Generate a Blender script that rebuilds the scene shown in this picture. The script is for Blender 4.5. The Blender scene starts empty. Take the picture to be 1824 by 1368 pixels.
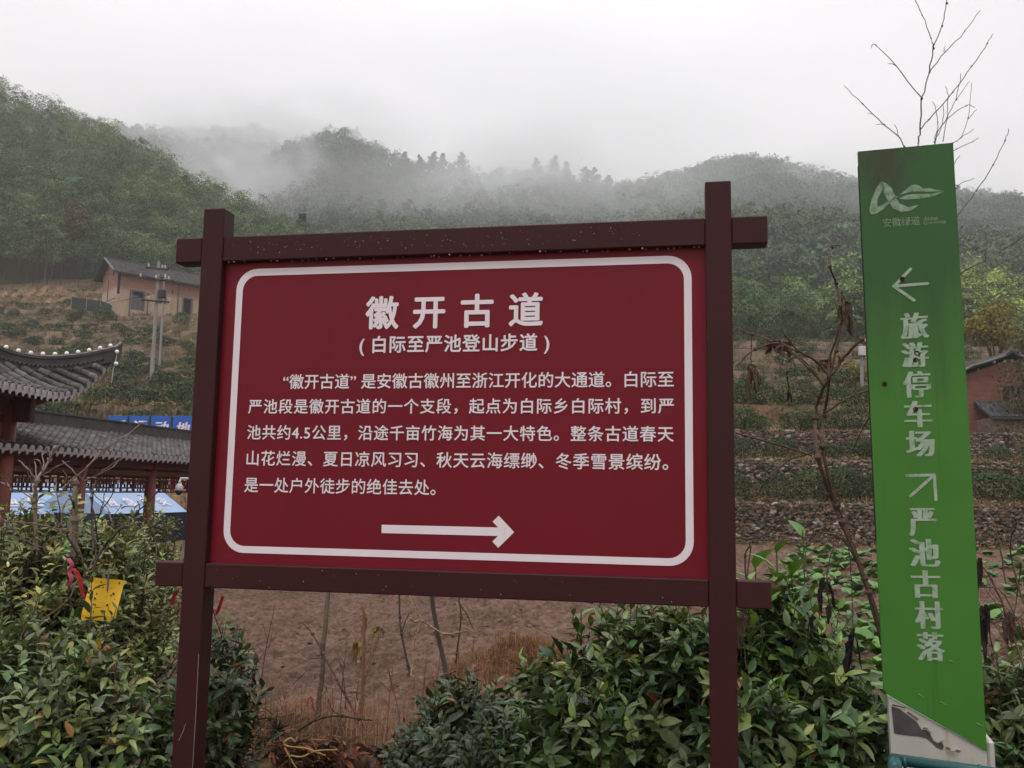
import bpy, math, random
import numpy as np
from mathutils import Vector, Matrix
rnd = random.Random(7)
rng = np.random.default_rng(11)
SC = bpy.context.scene
COL = SC.collection
RAD = math.radians

# ------------------------------------------------------------------ camera
PITCH, ROLL, FPX = 0.1192, 0.0161, 1600.2
EYE = Vector((0, 0, 1.6))
_f = Vector((0, math.cos(PITCH), math.sin(PITCH)))
_u = Vector((0, -math.sin(PITCH), math.cos(PITCH)))
_r = Vector((1, 0, 0))
RT = _r * math.cos(ROLL) + _u * math.sin(ROLL)
UP = -_r * math.sin(ROLL) + _u * math.cos(ROLL)
cam = bpy.data.cameras.new('camera')
cam.sensor_width = 36
cam.lens = FPX / 1824 * 36
cam.clip_end = 6000
cam.clip_start = 0.05
camo = bpy.data.objects.new('camera', cam)
COL.objects.link(camo)
m = Matrix.Identity(4)
for i in range(3):
    m[i][0], m[i][1], m[i][2], m[i][3] = RT[i], UP[i], -_f[i], EYE[i]
camo.matrix_world = m
SC.camera = camo

# ------------------------------------------------------------------ light
SUN_EL, SUN_ROT = RAD(64), RAD(205)
w = bpy.data.worlds.new('World')
SC.world = w
w.use_nodes = True
nt = w.node_tree
nt.nodes.clear()
out = nt.nodes.new('ShaderNodeOutputWorld')
bg = nt.nodes.new('ShaderNodeBackground')
sky = nt.nodes.new('ShaderNodeTexSky')
sky.sky_type = 'NISHITA'
sky.sun_disc = False
sky.sun_elevation = SUN_EL
sky.sun_rotation = SUN_ROT
sky.air_density = 1.5
sky.dust_density = 6
hs = nt.nodes.new('ShaderNodeHueSaturation')
hs.inputs['Saturation'].default_value = 0.12
nt.links.new(sky.outputs[0], hs.inputs['Color'])
tc = nt.nodes.new('ShaderNodeTexCoord')
sep = nt.nodes.new('ShaderNodeSeparateXYZ')
nt.links.new(tc.outputs['Generated'], sep.inputs[0])
cr = nt.nodes.new('ShaderNodeValToRGB')      # overcast sky: grey near the horizon, brighter overhead
cr.color_ramp.elements[0].position = 0.0
cr.color_ramp.elements[0].color = (8.3, 8.0, 8.2, 1)
cr.color_ramp.elements[1].position = 0.9
cr.color_ramp.elements[1].color = (12.0, 11.9, 12.1, 1)
e_ = cr.color_ramp.elements.new(0.35)
e_.color = (9.3, 9.1, 9.25, 1)
nt.links.new(sep.outputs['Z'], cr.inputs[0])
nz = nt.nodes.new('ShaderNodeTexNoise')
nz.inputs['Scale'].default_value = 2.2
nz.inputs['Detail'].default_value = 5
mp = nt.nodes.new('ShaderNodeMapping')
mp.inputs['Scale'].default_value = (1, 1, 2.5)
nt.links.new(tc.outputs['Generated'], mp.inputs[0])
nt.links.new(mp.outputs[0], nz.inputs['Vector'])
mr = nt.nodes.new('ShaderNodeMapRange')
mr.inputs[1].default_value = 0.3
mr.inputs[2].default_value = 0.7
mr.inputs[3].default_value = 0.90
mr.inputs[4].default_value = 1.09
nt.links.new(nz.outputs['Fac'], mr.inputs[0])
mul = nt.nodes.new('ShaderNodeVectorMath')
mul.operation = 'SCALE'
nt.links.new(cr.outputs[0], mul.inputs[0])
nt.links.new(mr.outputs[0], mul.inputs['Scale'])
mx = nt.nodes.new('ShaderNodeMix')
mx.data_type = 'RGBA'
mx.inputs[0].default_value = 0.9
nt.links.new(hs.outputs[0], mx.inputs[6])
nt.links.new(mul.outputs[0], mx.inputs[7])
nt.links.new(mx.outputs[2], bg.inputs[0])
bg.inputs[1].default_value = 0.115
nt.links.new(bg.outputs[0], out.inputs[0])
sun = bpy.data.lights.new('sun', 'SUN')
sun.energy = 1.5
sun.angle = RAD(22)
sun.color = (1, 0.97, 0.93)
suno = bpy.data.objects.new('sun', sun)
COL.objects.link(suno)
_d = Vector((math.sin(SUN_ROT) * math.cos(SUN_EL), math.cos(SUN_ROT) * math.cos(SUN_EL), math.sin(SUN_EL)))
suno.rotation_euler = (-_d).to_track_quat('-Z', 'Y').to_euler()
suno.location = (0, -5, 30)
vs = SC.view_settings
vs.view_transform = 'Standard'
vs.look = 'None'
vs.exposure = 0
vs.gamma = 1
cy = SC.cycles
cy.volume_bounces = 2
cy.max_bounces = 6
cy.diffuse_bounces = 3
cy.transparent_max_bounces = 8
cy.volume_step_rate = 1.0
cy.volume_max_steps = 128
HAZE_DENSITY = 0.0006

# ------------------------------------------------------------------ helpers
def at(px, py, d):
    """the point that lies d metres ahead of the standing place in the direction (px, py)"""
    v = _f + RT * ((px - 912) / FPX) + UP * ((684 - py) / FPX)
    return EYE + v * (d / v.y)

def ss(e0, e1, x):
    t = np.clip((np.asarray(x, float) - e0) / (e1 - e0), 0, 1)
    return t * t * (3 - 2 * t)

def _h(ix, iy, s):
    n = (ix * 374761393 + iy * 668265263 + s * 144665) & 0x7fffffff
    n = ((n ^ (n >> 13)) * 1274126177) & 0x7fffffff
    return ((n ^ (n >> 16)) & 0xffff) / 65535.0

def vnoise(x, y, s=0):
    x = np.asarray(x, float); y = np.asarray(y, float)
    ix = np.floor(x).astype(np.int64); iy = np.floor(y).astype(np.int64)
    fx = x - ix; fy = y - iy
    fx = fx * fx * (3 - 2 * fx); fy = fy * fy * (3 - 2 * fy)
    a = _h(ix, iy, s); b = _h(ix + 1, iy, s); c = _h(ix, iy + 1, s); d = _h(ix + 1, iy + 1, s)
    return (a * (1 - fx) + b * fx) * (1 - fy) + (c * (1 - fx) + d * fx) * fy - 0.5

def fbm(x, y, s=0, o=4):
    r = 0; a = 1.0
    for k in range(o):
        r = r + a * vnoise(x * 2 ** k + 17.3 * k, y * 2 ** k - 9.1 * k, s + k)
        a *= 0.5
    return r

def tag(o, label=None, cat=None, group=None, kind=None):
    if label: o['label'] = label
    if cat: o['category'] = cat
    if group: o['group'] = group
    if kind: o['kind'] = kind
    return o

def thing(name, label, cat, loc=(0, 0, 0), rz=0, group=None):
    o = bpy.data.objects.new(name, None)
    o.empty_display_size = 0.2
    COL.objects.link(o)
    o.location = loc
    o.rotation_euler = (0, 0, rz)
    return tag(o, label, cat, group)

def obj_np(name, V, F, mat, parent=None, col=None, smooth=False):
    """mesh from numpy arrays: V (n,3), F (k,3|4) or list of such arrays"""
    me = bpy.data.meshes.new(name)
    V = np.asarray(V, np.float32)
    Fs = F if isinstance(F, list) and len(F) and np.ndim(F[0]) == 2 else [F]
    Fs = [np.asarray(f, np.int32) for f in Fs if len(f)]
    me.vertices.add(len(V))
    me.vertices.foreach_set('co', V.ravel())
    nl = sum(f.size for f in Fs); nf = sum(len(f) for f in Fs)
    me.loops.add(nl)
    me.loops.foreach_set('vertex_index', np.concatenate([f.ravel() for f in Fs]))
    me.polygons.add(nf)
    tot = np.concatenate([np.full(len(f), f.shape[1], np.int32) for f in Fs])
    st = np.concatenate([[0], np.cumsum(tot)[:-1]]).astype(np.int32)
    me.polygons.foreach_set('loop_start', st)
    me.polygons.foreach_set('loop_total', tot)
    me.polygons.foreach_set('use_smooth', np.full(nf, smooth))
    me.update(calc_edges=True)
    if col is not None:
        c = np.ones((len(V), 4), np.float32)
        c[:, :3] = col
        a = me.color_attributes.new('Col', 'FLOAT_COLOR', 'POINT')
        a.data.foreach_set('color', c.ravel())
    me.materials.append(mat)
    o = bpy.data.objects.new(name, me)
    COL.objects.link(o)
    if parent is not None: o.parent = parent
    return o

class MB:
    """collects shapes for one mesh"""
    def __init__(s):
        s.v = []; s.q = []; s.t = []; s.n = 0; s.c = []; s.cc = (1, 1, 1); s.ng = []
    def add(s, V, q=None, t=None, ng=None):
        V = np.asarray(V, float)
        if q is not None and len(q): s.q.append(np.asarray(q) + s.n)
        if t is not None and len(t): s.t.append(np.asarray(t) + s.n)
        s.v.append(V); s.c.append(np.tile(np.asarray(s.cc, float), (len(V), 1)) if np.ndim(s.cc) == 1 else s.cc)
        s.n += len(V)
    def box(s, a, b, rot=None, org=None, bev=0):
        a = np.minimum(a, b) * 1.0; b2 = np.maximum(a, b) * 1.0
        a, b = np.asarray(a, float), np.asarray(b2, float)
        if bev <= 0:
            P = np.array([[x, y, z] for x in (a[0], b[0]) for y in (a[1], b[1]) for z in (a[2], b[2])])
            q = [[0, 1, 3, 2], [4, 6, 7, 5], [0, 4, 5, 1], [2, 3, 7, 6], [0, 2, 6, 4], [1, 5, 7, 3]]
            s._put(P, q, None, rot, org); return
        c = (a + b) / 2; h = (b - a) / 2; e = min(bev, h.min() * .9)
        P = []; idx = {}
        for sx in (-1, 1):
            for sy in (-1, 1):
                for sz in (-1, 1):
                    sg = np.array([sx, sy, sz])
                    for k in range(3):
                        p = sg * (h - e); p[k] = sg[k] * h[k]
                        idx[(sx, sy, sz, k)] = len(P); P.append(c + p)
        q = []; t = []
        for k in range(3):
            i, j = (k + 1) % 3, (k + 2) % 3
            for sg in (-1, 1):
                r = []
                for (p, w_) in ((-1, -1), (1, -1), (1, 1), (-1, 1)):
                    kk = [0, 0, 0]; kk[k] = sg; kk[i] = p; kk[j] = w_
                    r.append(idx[(*kk, k)])
                q.append(r if sg > 0 else r[::-1])
            for p in (-1, 1):
                for w_ in (-1, 1):
                    def I(v, f):
                        kk = [0, 0, 0]; kk[k] = v; kk[i] = p; kk[j] = w_
                        return idx[(*kk, f)]
                    r = [I(-1, i), I(1, i), I(1, j), I(-1, j)]
                    q.append(r if p * w_ < 0 else r[::-1])
        for sx in (-1, 1):
            for sy in (-1, 1):
                for sz in (-1, 1):
                    r = [idx[(sx, sy, sz, k)] for k in range(3)]
                    t.append(r if sx * sy * sz > 0 else r[::-1])
        s._put(np.array(P), q, t, rot, org)
    def _put(s, P, q, t, rot, org):
        if rot is not None:
            o = np.asarray(org if org is not None else (0, 0, 0), float)
            P = (P - o) @ np.asarray(rot, float).T + o
        s.add(P, q, t)
    def tube(s, pts, r0, r1=None, n=6, cap=True, radii=None):
        P = np.asarray([tuple(p) for p in pts], float); k = len(P)
        if radii is None:
            r1 = r0 if r1 is None else r1
            radii = np.linspace(r0, r1, k)
        T = np.gradient(P, axis=0); T /= np.linalg.norm(T, axis=1)[:, None] + 1e-12
        ref = np.array([0.0, 0, 1]) if abs(T[0][2]) < .9 else np.array([1.0, 0, 0])
        A = np.cross(T, ref); A /= np.linalg.norm(A, axis=1)[:, None] + 1e-12
        B = np.cross(T, A)
        an = np.arange(n) / n * 2 * np.pi
        V = P[:, None] + np.asarray(radii)[:, None, None] * (A[:, None] * np.cos(an)[None, :, None] + B[:, None] * np.sin(an)[None, :, None])
        V = V.reshape(-1, 3); q = []
        for i in range(k - 1):
            for j in range(n):
                q.append([i * n + j, (i + 1) * n + j, (i + 1) * n + (j + 1) % n, i * n + (j + 1) % n])
        t = []
        if cap:
            V = np.vstack([V, P[0], P[-1]])
            for j in range(n):
                t.append([k * n, j, (j + 1) % n]); t.append([k * n + 1, (k - 1) * n + (j + 1) % n, (k - 1) * n + j])
        s.add(V, q, t)
    def lathe(s, prof, c=(0, 0, 0), n=16):
        c = np.asarray(c, float); an = np.arange(n) / n * 2 * np.pi
        V = []; q = []
        for r, z in prof:
            V += [[c[0] + r * math.cos(a), c[1] + r * math.sin(a), c[2] + z] for a in an]
        for i in range(len(prof) - 1):
            for j in range(n):
                q.append([i * n + j, i * n + (j + 1) % n, (i + 1) * n + (j + 1) % n, (i + 1) * n + j])
        s.add(V, q)
    def ball(s, c, r, n=10, m_=7, sc=(1, 1, 1)):
        prof = [(r * math.sin(math.pi * i / m_) + 1e-5, -r * math.cos(math.pi * i / m_) * sc[2]) for i in range(m_ + 1)]
        s.lathe(prof, c, n)
    def slab(s, poly, d0, d1, ax):
        """prism of a 2D polygon; ax(u,v,d)->xyz"""
        n = len(poly)
        V = [ax(u, v, d0) for u, v in poly] + [ax(u, v, d1) for u, v in poly]
        q = [[i, (i + 1) % n, n + (i + 1) % n, n + i] for i in range(n)]
        s.add(V, q)
        s.ng.append([s.n - 2 * n + i for i in range(n)]); s.ng.append([s.n - n + i for i in range(n)][::-1])
    def build(s, name, mat, parent=None, smooth=False, off=None, colors=False):
        V = np.vstack(s.v)
        if off is not None: V = V - np.asarray(off, float)
        if s.ng:
            me = bpy.data.meshes.new(name)
            fs = [list(map(int, f)) for a in s.q for f in a] + [list(map(int, f)) for a in s.t for f in a] + s.ng
            me.from_pydata([tuple(v) for v in V], [], fs); me.update()
            me.materials.append(mat)
            o = bpy.data.objects.new(name, me); COL.objects.link(o)
            if parent is not None: o.parent = parent
            return o
        F = []
        if s.q: F.append(np.vstack(s.q))
        if s.t: F.append(np.vstack(s.t))
        return obj_np(name, V, F, mat, parent, np.vstack(s.c) if colors else None, smooth)

def rot_z(a):
    c, s_ = math.cos(a), math.sin(a)
    return np.array([[c, -s_, 0], [s_, c, 0], [0, 0, 1]])

def copy_tree(o, parent=None):
    c = o.copy(); COL.objects.link(c)
    c.parent = parent
    for ch in list(o.children): copy_tree(ch, c)
    return c

# ------------------------------------------------------------------ materials
def base_mat(name):
    mt = bpy.data.materials.new(name); mt.use_nodes = True
    n = mt.node_tree.nodes; l = mt.node_tree.links
    return mt, n, l, n['Principled BSDF']

def noise_node(n, l, scale, detail=6, coord='Object', stretch=None, rough=.55):
    t = n.new('ShaderNodeTexCoord'); z = n.new('ShaderNodeTexNoise')
    z.inputs['Scale'].default_value = scale; z.inputs['Detail'].default_value = detail
    z.inputs['Roughness'].default_value = rough
    mpn = n.new('ShaderNodeMapping')
    if stretch: mpn.inputs['Scale'].default_value = stretch
    l.new(t.outputs[coord], mpn.inputs[0]); l.new(mpn.outputs[0], z.inputs['Vector'])
    return z

def ramp(n, l, src, stops):
    r = n.new('ShaderNodeValToRGB')
    e = r.color_ramp.elements
    while len(e) < len(stops): e.new(0.5)
    for i, (p, c) in enumerate(stops):
        e[i].position = p; e[i].color = (*c, 1) if len(c) == 3 else c
    l.new(src, r.inputs[0])
    return r

def mixc(n, l, fac, a, b, mode='MIX'):
    x = n.new('ShaderNodeMix'); x.data_type = 'RGBA'; x.blend_type = mode
    for i, v in ((0, fac), (6, a), (7, b)):
        if isinstance(v, (int, float)): x.inputs[i].default_value = v
        elif isinstance(v, tuple): x.inputs[i].default_value = (*v, 1)
        else: l.new(v, x.inputs[i])
    return x.outputs[2]

def M(name, c1, c2=None, scale=3, rough=.6, bump=0, bscale=None, metal=0, stretch=None, spec=.4, coat=0):
    mt, n, l, b = base_mat(name)
    c2 = c2 or tuple(v * .8 for v in c1)
    z = noise_node(n, l, scale, stretch=stretch)
    r = ramp(n, l, z.outputs['Fac'], [(.3, c1), (.7, c2)])
    l.new(r.outputs[0], b.inputs['Base Color'])
    b.inputs['Roughness'].default_value = rough
    b.inputs['Metallic'].default_value = metal
    b.inputs['Specular IOR Level'].default_value = spec
    b.inputs['Coat Weight'].default_value = coat
    if bump:
        z2 = noise_node(n, l, bscale or scale * 6, stretch=stretch)
        bp = n.new('ShaderNodeBump'); bp.inputs['Strength'].default_value = bump
        bp.inputs['Distance'].default_value = .02
        l.new(z2.outputs['Fac'], bp.inputs['Height']); l.new(bp.outputs[0], b.inputs['Normal'])
    return mt

def MV(name, rough=.5, trans=0, scale=8, var=.35, bump=0, spec=.4, bdist=.02):
    """colour from the mesh's own 'Col' attribute with a noise variation"""
    mt, n, l, b = base_mat(name)
    a = n.new('ShaderNodeVertexColor'); a.layer_name = 'Col'
    z = noise_node(n, l, scale, 5)
    r = ramp(n, l, z.outputs['Fac'], [(.25, (1 - var,) * 3), (.75, (1 + var,) * 3)])
    c = mixc(n, l, 1.0, a.outputs[0], r.outputs[0], 'MULTIPLY')
    l.new(c, b.inputs['Base Color'])
    b.inputs['Roughness'].default_value = rough
    b.inputs['Specular IOR Level'].default_value = spec
    if bump:
        z2 = noise_node(n, l, scale * 3, 8)
        bp = n.new('ShaderNodeBump'); bp.inputs['Strength'].default_value = bump; bp.inputs['Distance'].default_value = bdist
        l.new(z2.outputs['Fac'], bp.inputs['Height']); l.new(bp.outputs[0], b.inputs['Normal'])
    if trans:
        t = n.new('ShaderNodeBsdfTranslucent'); mxs = n.new('ShaderNodeMixShader')
        mxs.inputs[0].default_value = trans
        c2 = mixc(n, l, 1.0, c, (1.25, 1.35, .6), 'MULTIPLY')
        l.new(c2, t.inputs[0]); l.new(b.outputs[0], mxs.inputs[1]); l.new(t.outputs[0], mxs.inputs[2])
        l.new(mxs.outputs[0], n['Material Output'].inputs[0])
    return mt

mat_frame = M('maroon_steel', (.036, .0095, .0105), (.046, .0125, .014), 2.5, .45, .06, 60, spec=.16)
mat_panel = M('crimson_panel', (.138, .0066, .0142), (.160, .0084, .0176), 3.5, .40, .02, 8, spec=.18, stretch=(1, 1, .22))
mat_white = M('white_print', (.76, .68, .72), (.70, .62, .66), 5, .5)
mat_drop = M('water', (.62, .6, .62), (.5, .5, .5), 3, .08, spec=1.0)
mat_leaf = MV('tea_leaf', .34, .14, 25, .22, spec=.48)
mat_far = MV('far_foliage', .75, .12, .9, .3, spec=.12)
mat_bark = MV('twig_bark', .8, 0, 30, .35, .3)
mat_dry = MV('dry_stems', .85, .1, 20, .3, spec=.15)
mat_red = M('red_lacquer', (.16, .028, .018), (.105, .018, .013), 3, .5, .15, 20, stretch=(1, 1, .3))
mat_darkred = M('dark_red_timber', (.075, .014, .011), (.05, .01, .009), 3, .6, .1, 20)
mat_tile = MV('grey_roof_tile', .8, 0, 7, .5, .4)
mat_tilecap = M('pale_tile_end', (.42, .40, .40), (.30, .28, .28), 9, .8)
mat_ridge = M('ridge_tile', (.045, .043, .045), (.08, .075, .073), 5, .8, .3, 25)
mat_bulb = M('bulb_glass', (.85, .84, .82), (.8, .8, .78), 5, .25)
mat_black = M('black_iron', (.012, .012, .013), (.02, .02, .02), 5, .6)
mat_blue = M('blue_board', (.012, .088, .40), (.016, .1, .43), 2, .45)
mat_tentlight = M('pale_canopy_cloth', (.27, .38, .58), (.33, .43, .62), 1.5, .6, .3, 3)
mat_tentdark = M('navy_canopy_cloth', (.006, .011, .034), (.008, .015, .045), 1.5, .6, .2, 4)
mat_cement = M('concrete_pole', (.26, .25, .235), (.2, .19, .18), 4, .8, .2, 20, stretch=(1, 1, .2))
mat_porcelain = M('porcelain', (.50, .49, .48), (.42, .42, .42), 5, .3)
mat_yellow = M('yellow_plastic', (.72, .43, .012), (.6, .34, .012), 6, .45)
mat_pink = M('pink_plastic', (.62, .13, .22), (.5, .08, .14), 6, .4)
mat_redcloth = M('red_cloth', (.45, .02, .03), (.38, .015, .025), 6, .6)
mat_teal = M('teal_plastic', (.013, .062, .064), (.018, .08, .082), 3, .35, .05, 40, spec=.4)
mat_stone = MV('field_stone', .9, 0, 9, .45, .5)
mat_net = M('shade_net', (.02, .03, .03), (.03, .04, .035), 2, .9)
mat_wood = M('weathered_wood', (.14, .13, .135), (.085, .08, .085), 4, .8, .3, 20, stretch=(1, 1, .1))
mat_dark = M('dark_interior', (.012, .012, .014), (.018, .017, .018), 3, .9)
mat_greystone = M('grey_stone_frame', (.16, .165, .17), (.12, .12, .125), 5, .8, .2)

def mat_mudwall():
    mt, n, l, b = base_mat('rammed_earth_wall')
    t = n.new('ShaderNodeTexCoord'); sp = n.new('ShaderNodeSeparateXYZ'); l.new(t.outputs['Object'], sp.inputs[0])
    z = noise_node(n, l, .8, 6)
    ad = n.new('ShaderNodeMath'); ad.operation = 'MULTIPLY_ADD'
    l.new(z.outputs['Fac'], ad.inputs[0]); ad.inputs[1].default_value = .9; l.new(sp.outputs['Z'], ad.inputs[2])
    r = ramp(n, l, ad.outputs[0], [(0, (.42, .315, .215)), (1, (.28, .150, .105))])
    mr2 = n.new('ShaderNodeMapRange'); mr2.inputs[1].default_value = 2.9; mr2.inputs[2].default_value = 3.5
    l.new(ad.outputs[0], mr2.inputs[0]); l.new(mr2.outputs[0], r.inputs[0])
    z2 = noise_node(n, l, 2.2, 8, stretch=(1, 1, 5))
    r2 = ramp(n, l, z2.outputs['Fac'], [(.3, (.62, .6, .6)), (.65, (1.15, 1.12, 1.1))])
    l.new(mixc(n, l, 1.0, r.outputs[0], r2.outputs[0], 'MULTIPLY'), b.inputs['Base Color'])
    b.inputs['Roughness'].default_value = .95
    bp = n.new('ShaderNodeBump'); bp.inputs['Strength'].default_value = .5; bp.inputs['Distance'].default_value = .05
    l.new(z2.outputs['Fac'], bp.inputs['Height']); l.new(bp.outputs[0], b.inputs['Normal'])
    return mt
mat_mud = mat_mudwall()
mat_brick = M('red_earth_brick', (.22, .088, .058), (.12, .055, .042), 1.6, .95, .4, 9, stretch=(1, 1, 3))
mat_rubble = M('rubble_wall', (.22, .15, .10), (.10, .08, .065), 5, .95, .6, 14)

def mat_signgreen():
    mt, n, l, b = base_mat('worn_green_sign')
    t = n.new('ShaderNodeTexCoord'); sp = n.new('ShaderNodeSeparateXYZ'); l.new(t.outputs['Object'], sp.inputs[0])
    # film: darker tone, strongest at the top edge, fading downwards, in streaks
    zs = noise_node(n, l, 7, 6, stretch=(1, 1, .1))
    mr2 = n.new('ShaderNodeMapRange'); mr2.inputs[1].default_value = -1.0; mr2.inputs[2].default_value = -.05
    l.new(sp.outputs['Z'], mr2.inputs[0])
    ma = n.new('ShaderNodeMath'); ma.operation = 'MULTIPLY_ADD'
    l.new(zs.outputs['Fac'], ma.inputs[0]); ma.inputs[1].default_value = .8; l.new(mr2.outputs[0], ma.inputs[2])
    top_dark = ramp(n, l, ma.outputs[0], [(.55, (0, 0, 0)), (1.5, (.72, .72, .72))])
    z = noise_node(n, l, 3, 5)
    c0 = ramp(n, l, z.outputs['Fac'], [(.3, (.050, .178, .024)), (.7, (.060, .205, .030))])
    c1 = mixc(n, l, top_dark.outputs[0], c0.outputs[0], (.018, .060, .018))
    # brown lichen patch near the top left corner
    cx = n.new('ShaderNodeVectorMath'); cx.operation = 'DISTANCE'
    mpn = n.new('ShaderNodeMapping'); mpn.inputs['Scale'].default_value = (1.4, 1, .8)
    l.new(t.outputs['Object'], mpn.inputs[0]); l.new(mpn.outputs[0], cx.inputs[0]); cx.inputs[1].default_value = (.11, -.0, -.03)
    zl = noise_node(n, l, 16, 9, stretch=(1, 1, .45), rough=.75)
    mb = n.new('ShaderNodeMath'); mb.operation = 'MULTIPLY_ADD'
    l.new(zl.outputs['Fac'], mb.inputs[0]); mb.inputs[1].default_value = -.62; l.new(cx.outputs['Value'], mb.inputs[2])
    mo = n.new('ShaderNodeMath'); mo.operation = 'ADD'; mo.inputs[1].default_value = .5; l.new(mb.outputs[0], mo.inputs[0])
    pat = ramp(n, l, mo.outputs[0], [(.22, (.75, .75, .75)), (.37, (0, 0, 0))])
    c2 = mixc(n, l, pat.outputs[0], c1, (.040, .036, .022))
    # thin vertical run marks
    zv = noise_node(n, l, 26, 3, stretch=(1, 1, .03))
    rv = ramp(n, l, zv.outputs['Fac'], [(.60, (0, 0, 0)), (.70, (.4, .4, .4))])
    c3 = mixc(n, l, rv.outputs[0], c2, (.028, .085, .022))
    # pinprick dirt
    zp = noise_node(n, l, 60, 2)
    rp = ramp(n, l, zp.outputs['Fac'], [(.76, (0, 0, 0)), (.79, (.9, .9, .9))])
    c4 = mixc(n, l, rp.outputs[0], c3, (.02, .03, .015))
    l.new(c4, b.inputs['Base Color'])
    b.inputs['Roughness'].default_value = .38
    b.inputs['Specular IOR Level'].default_value = .35
    return mt
mat_green = mat_signgreen()

def mat_wornwhite(name, under, amt):
    mt, n, l, b = base_mat(name)
    z = noise_node(n, l, 34, 8, rough=.7)
    r = ramp(n, l, z.outputs['Fac'], [(.36, (amt * .3,) * 3), (.47, (amt,) * 3), (.7, (min(1, amt + .35),) * 3)])
    c = mixc(n, l, r.outputs[0], under, (.46, .53, .45))
    l.new(c, b.inputs['Base Color']); b.inputs['Roughness'].default_value = .6
    return mt
mat_worn = mat_wornwhite('worn_white_print', (.10, .22, .075), .55)
mat_worn2 = mat_wornwhite('faded_logo_print', (.055, .15, .045), .30)

def mat_basewhite():
    mt, n, l, b = base_mat('rusty_white_paint')
    z = noise_node(n, l, 5, 7)
    r = ramp(n, l, z.outputs['Fac'], [(.3, (.42, .41, .36)), (.7, (.52, .51, .47))])
    zv = noise_node(n, l, 20, 4, stretch=(1, 1, .08))
    rv = ramp(n, l, zv.outputs['Fac'], [(.55, (0, 0, 0)), (.72, (.75, .75, .75))])
    l.new(mixc(n, l, rv.outputs[0], r.outputs[0], (.32, .19, .08)), b.inputs['Base Color'])
    b.inputs['Roughness'].default_value = .5
    return mt
mat_base = mat_basewhite()
mat_peel = M('bare_grey_steel', (.105, .095, .10), (.05, .035, .035), 9, .7, .1)
mat_flake = M('flaked_cream_paint', (.50, .49, .40), (.42, .38, .27), 12, .6)
mat_rust = M('rust', (.05, .018, .01), (.02, .012, .01), 12, .9)

def mat_ground():
    mt, n, l, b = base_mat('earth')
    a = n.new('ShaderNodeVertexColor'); a.layer_name = 'Col'
    z1 = noise_node(n, l, .6, 8, 'Object'); z2 = noise_node(n, l, 9, 8, 'Object', rough=.65)
    r1 = ramp(n, l, z1.outputs['Fac'], [(.3, (.75, .74, .72)), (.7, (1.2, 1.2, 1.2))])
    r2 = ramp(n, l, z2.outputs['Fac'], [(.32, (.42, .40, .38)), (.68, (1.45, 1.42, 1.38))])
    c = mixc(n, l, 1.0, a.outputs[0], r1.outputs[0], 'MULTIPLY')
    c = mixc(n, l, 1.0, c, r2.outputs[0], 'MULTIPLY')
    l.new(c, b.inputs['Base Color'])
    b.inputs['Roughness'].default_value = .95; b.inputs['Specular IOR Level'].default_value = .15
    z3 = noise_node(n, l, 14, 9, 'Object', rough=.7)
    bp = n.new('ShaderNodeBump'); bp.inputs['Strength'].default_value = .9; bp.inputs['Distance'].default_value = .09
    l.new(z3.outputs['Fac'], bp.inputs['Height']); l.new(bp.outputs[0], b.inputs['Normal'])
    return mt
mat_earth = mat_ground()

# ------------------------------------------------------------------ lettering
def text_mesh(body, aspect=None, bold=0.0, sx=0.0):
    """flat outline mesh (x right, y up) with its box normalised to height 1; letter spacing solved for the aspect"""
    cu = bpy.data.curves.new('t', 'FONT')
    cu.body = body; cu.size = 1; cu.fill_mode = 'FRONT'; cu.resolution_u = 3
    cu.offset = bold
    o = bpy.data.objects.new('t', cu); COL.objects.link(o)
    def ev(sp):
        cu.space_character = sp
        bpy.context.view_layer.update()
        dg = bpy.context.evaluated_depsgraph_get()
        me = bpy.data.meshes.new_from_object(o.evaluated_get(dg))
        V = np.empty(len(me.vertices) * 3, np.float32); me.vertices.foreach_get('co', V)
        return me, V.reshape(-1, 3)
    me, V = ev(1.0)
    if aspect:
        def asp(V): return np.ptp(V[:, 0]) / np.ptp(V[:, 1])
        a1 = asp(V); me2, V2 = ev(1.2); a2 = asp(V2)
        sp = 1 + (aspect - a1) / max(1e-6, (a2 - a1)) * .2
        me, V = ev(sp)
    F = [list(p.vertices) for p in me.polygons]
    COL.objects.unlink(o)
    bpy.data.objects.remove(o)
    V = V.astype(float).copy(); V[:, 0] -= V[:, 0].min(); V[:, 1] -= V[:, 1].min(); V[:, 2] = 0
    h = V[:, 1].max()
    return V / h, F

def letters(body, fn, mat, name, parent, aspect=None, bold=0.0, shifts=(0,)):
    """fn maps (x in 0..1, y in 0..1, lift) to local coordinates"""
    V, F = text_mesh(body, aspect, bold)
    W_ = V[:, 0].max()
    vs_, fs_ = [], []
    for i, s_ in enumerate(shifts):
        o = len(vs_)
        sx_, sy_ = s_ if isinstance(s_, tuple) else (s_, 0)
        vs_ += [fn(x / W_ + sx_, y + sy_, i * 1.2e-4) for x, y, _ in V]
        fs_ += [[o + k for k in f] for f in F]
    me = bpy.data.meshes.new(name); me.from_pydata(vs_, [], fs_); me.update(); me.materials.append(mat)
    o = bpy.data.objects.new(name, me); COL.objects.link(o)
    if parent is not None: o.parent = parent
    return o

def flat(name, polys, fn, mat, parent):
    V = []; F = []
    for p in polys:
        F.append(list(range(len(V), len(V) + len(p)))); V += [fn(u, v) for u, v in p]
    me = bpy.data.meshes.new(name); me.from_pydata(V, [], F); me.update(); me.materials.append(mat)
    o = bpy.data.objects.new(name, me); COL.objects.link(o); o.parent = parent
    return o

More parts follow.
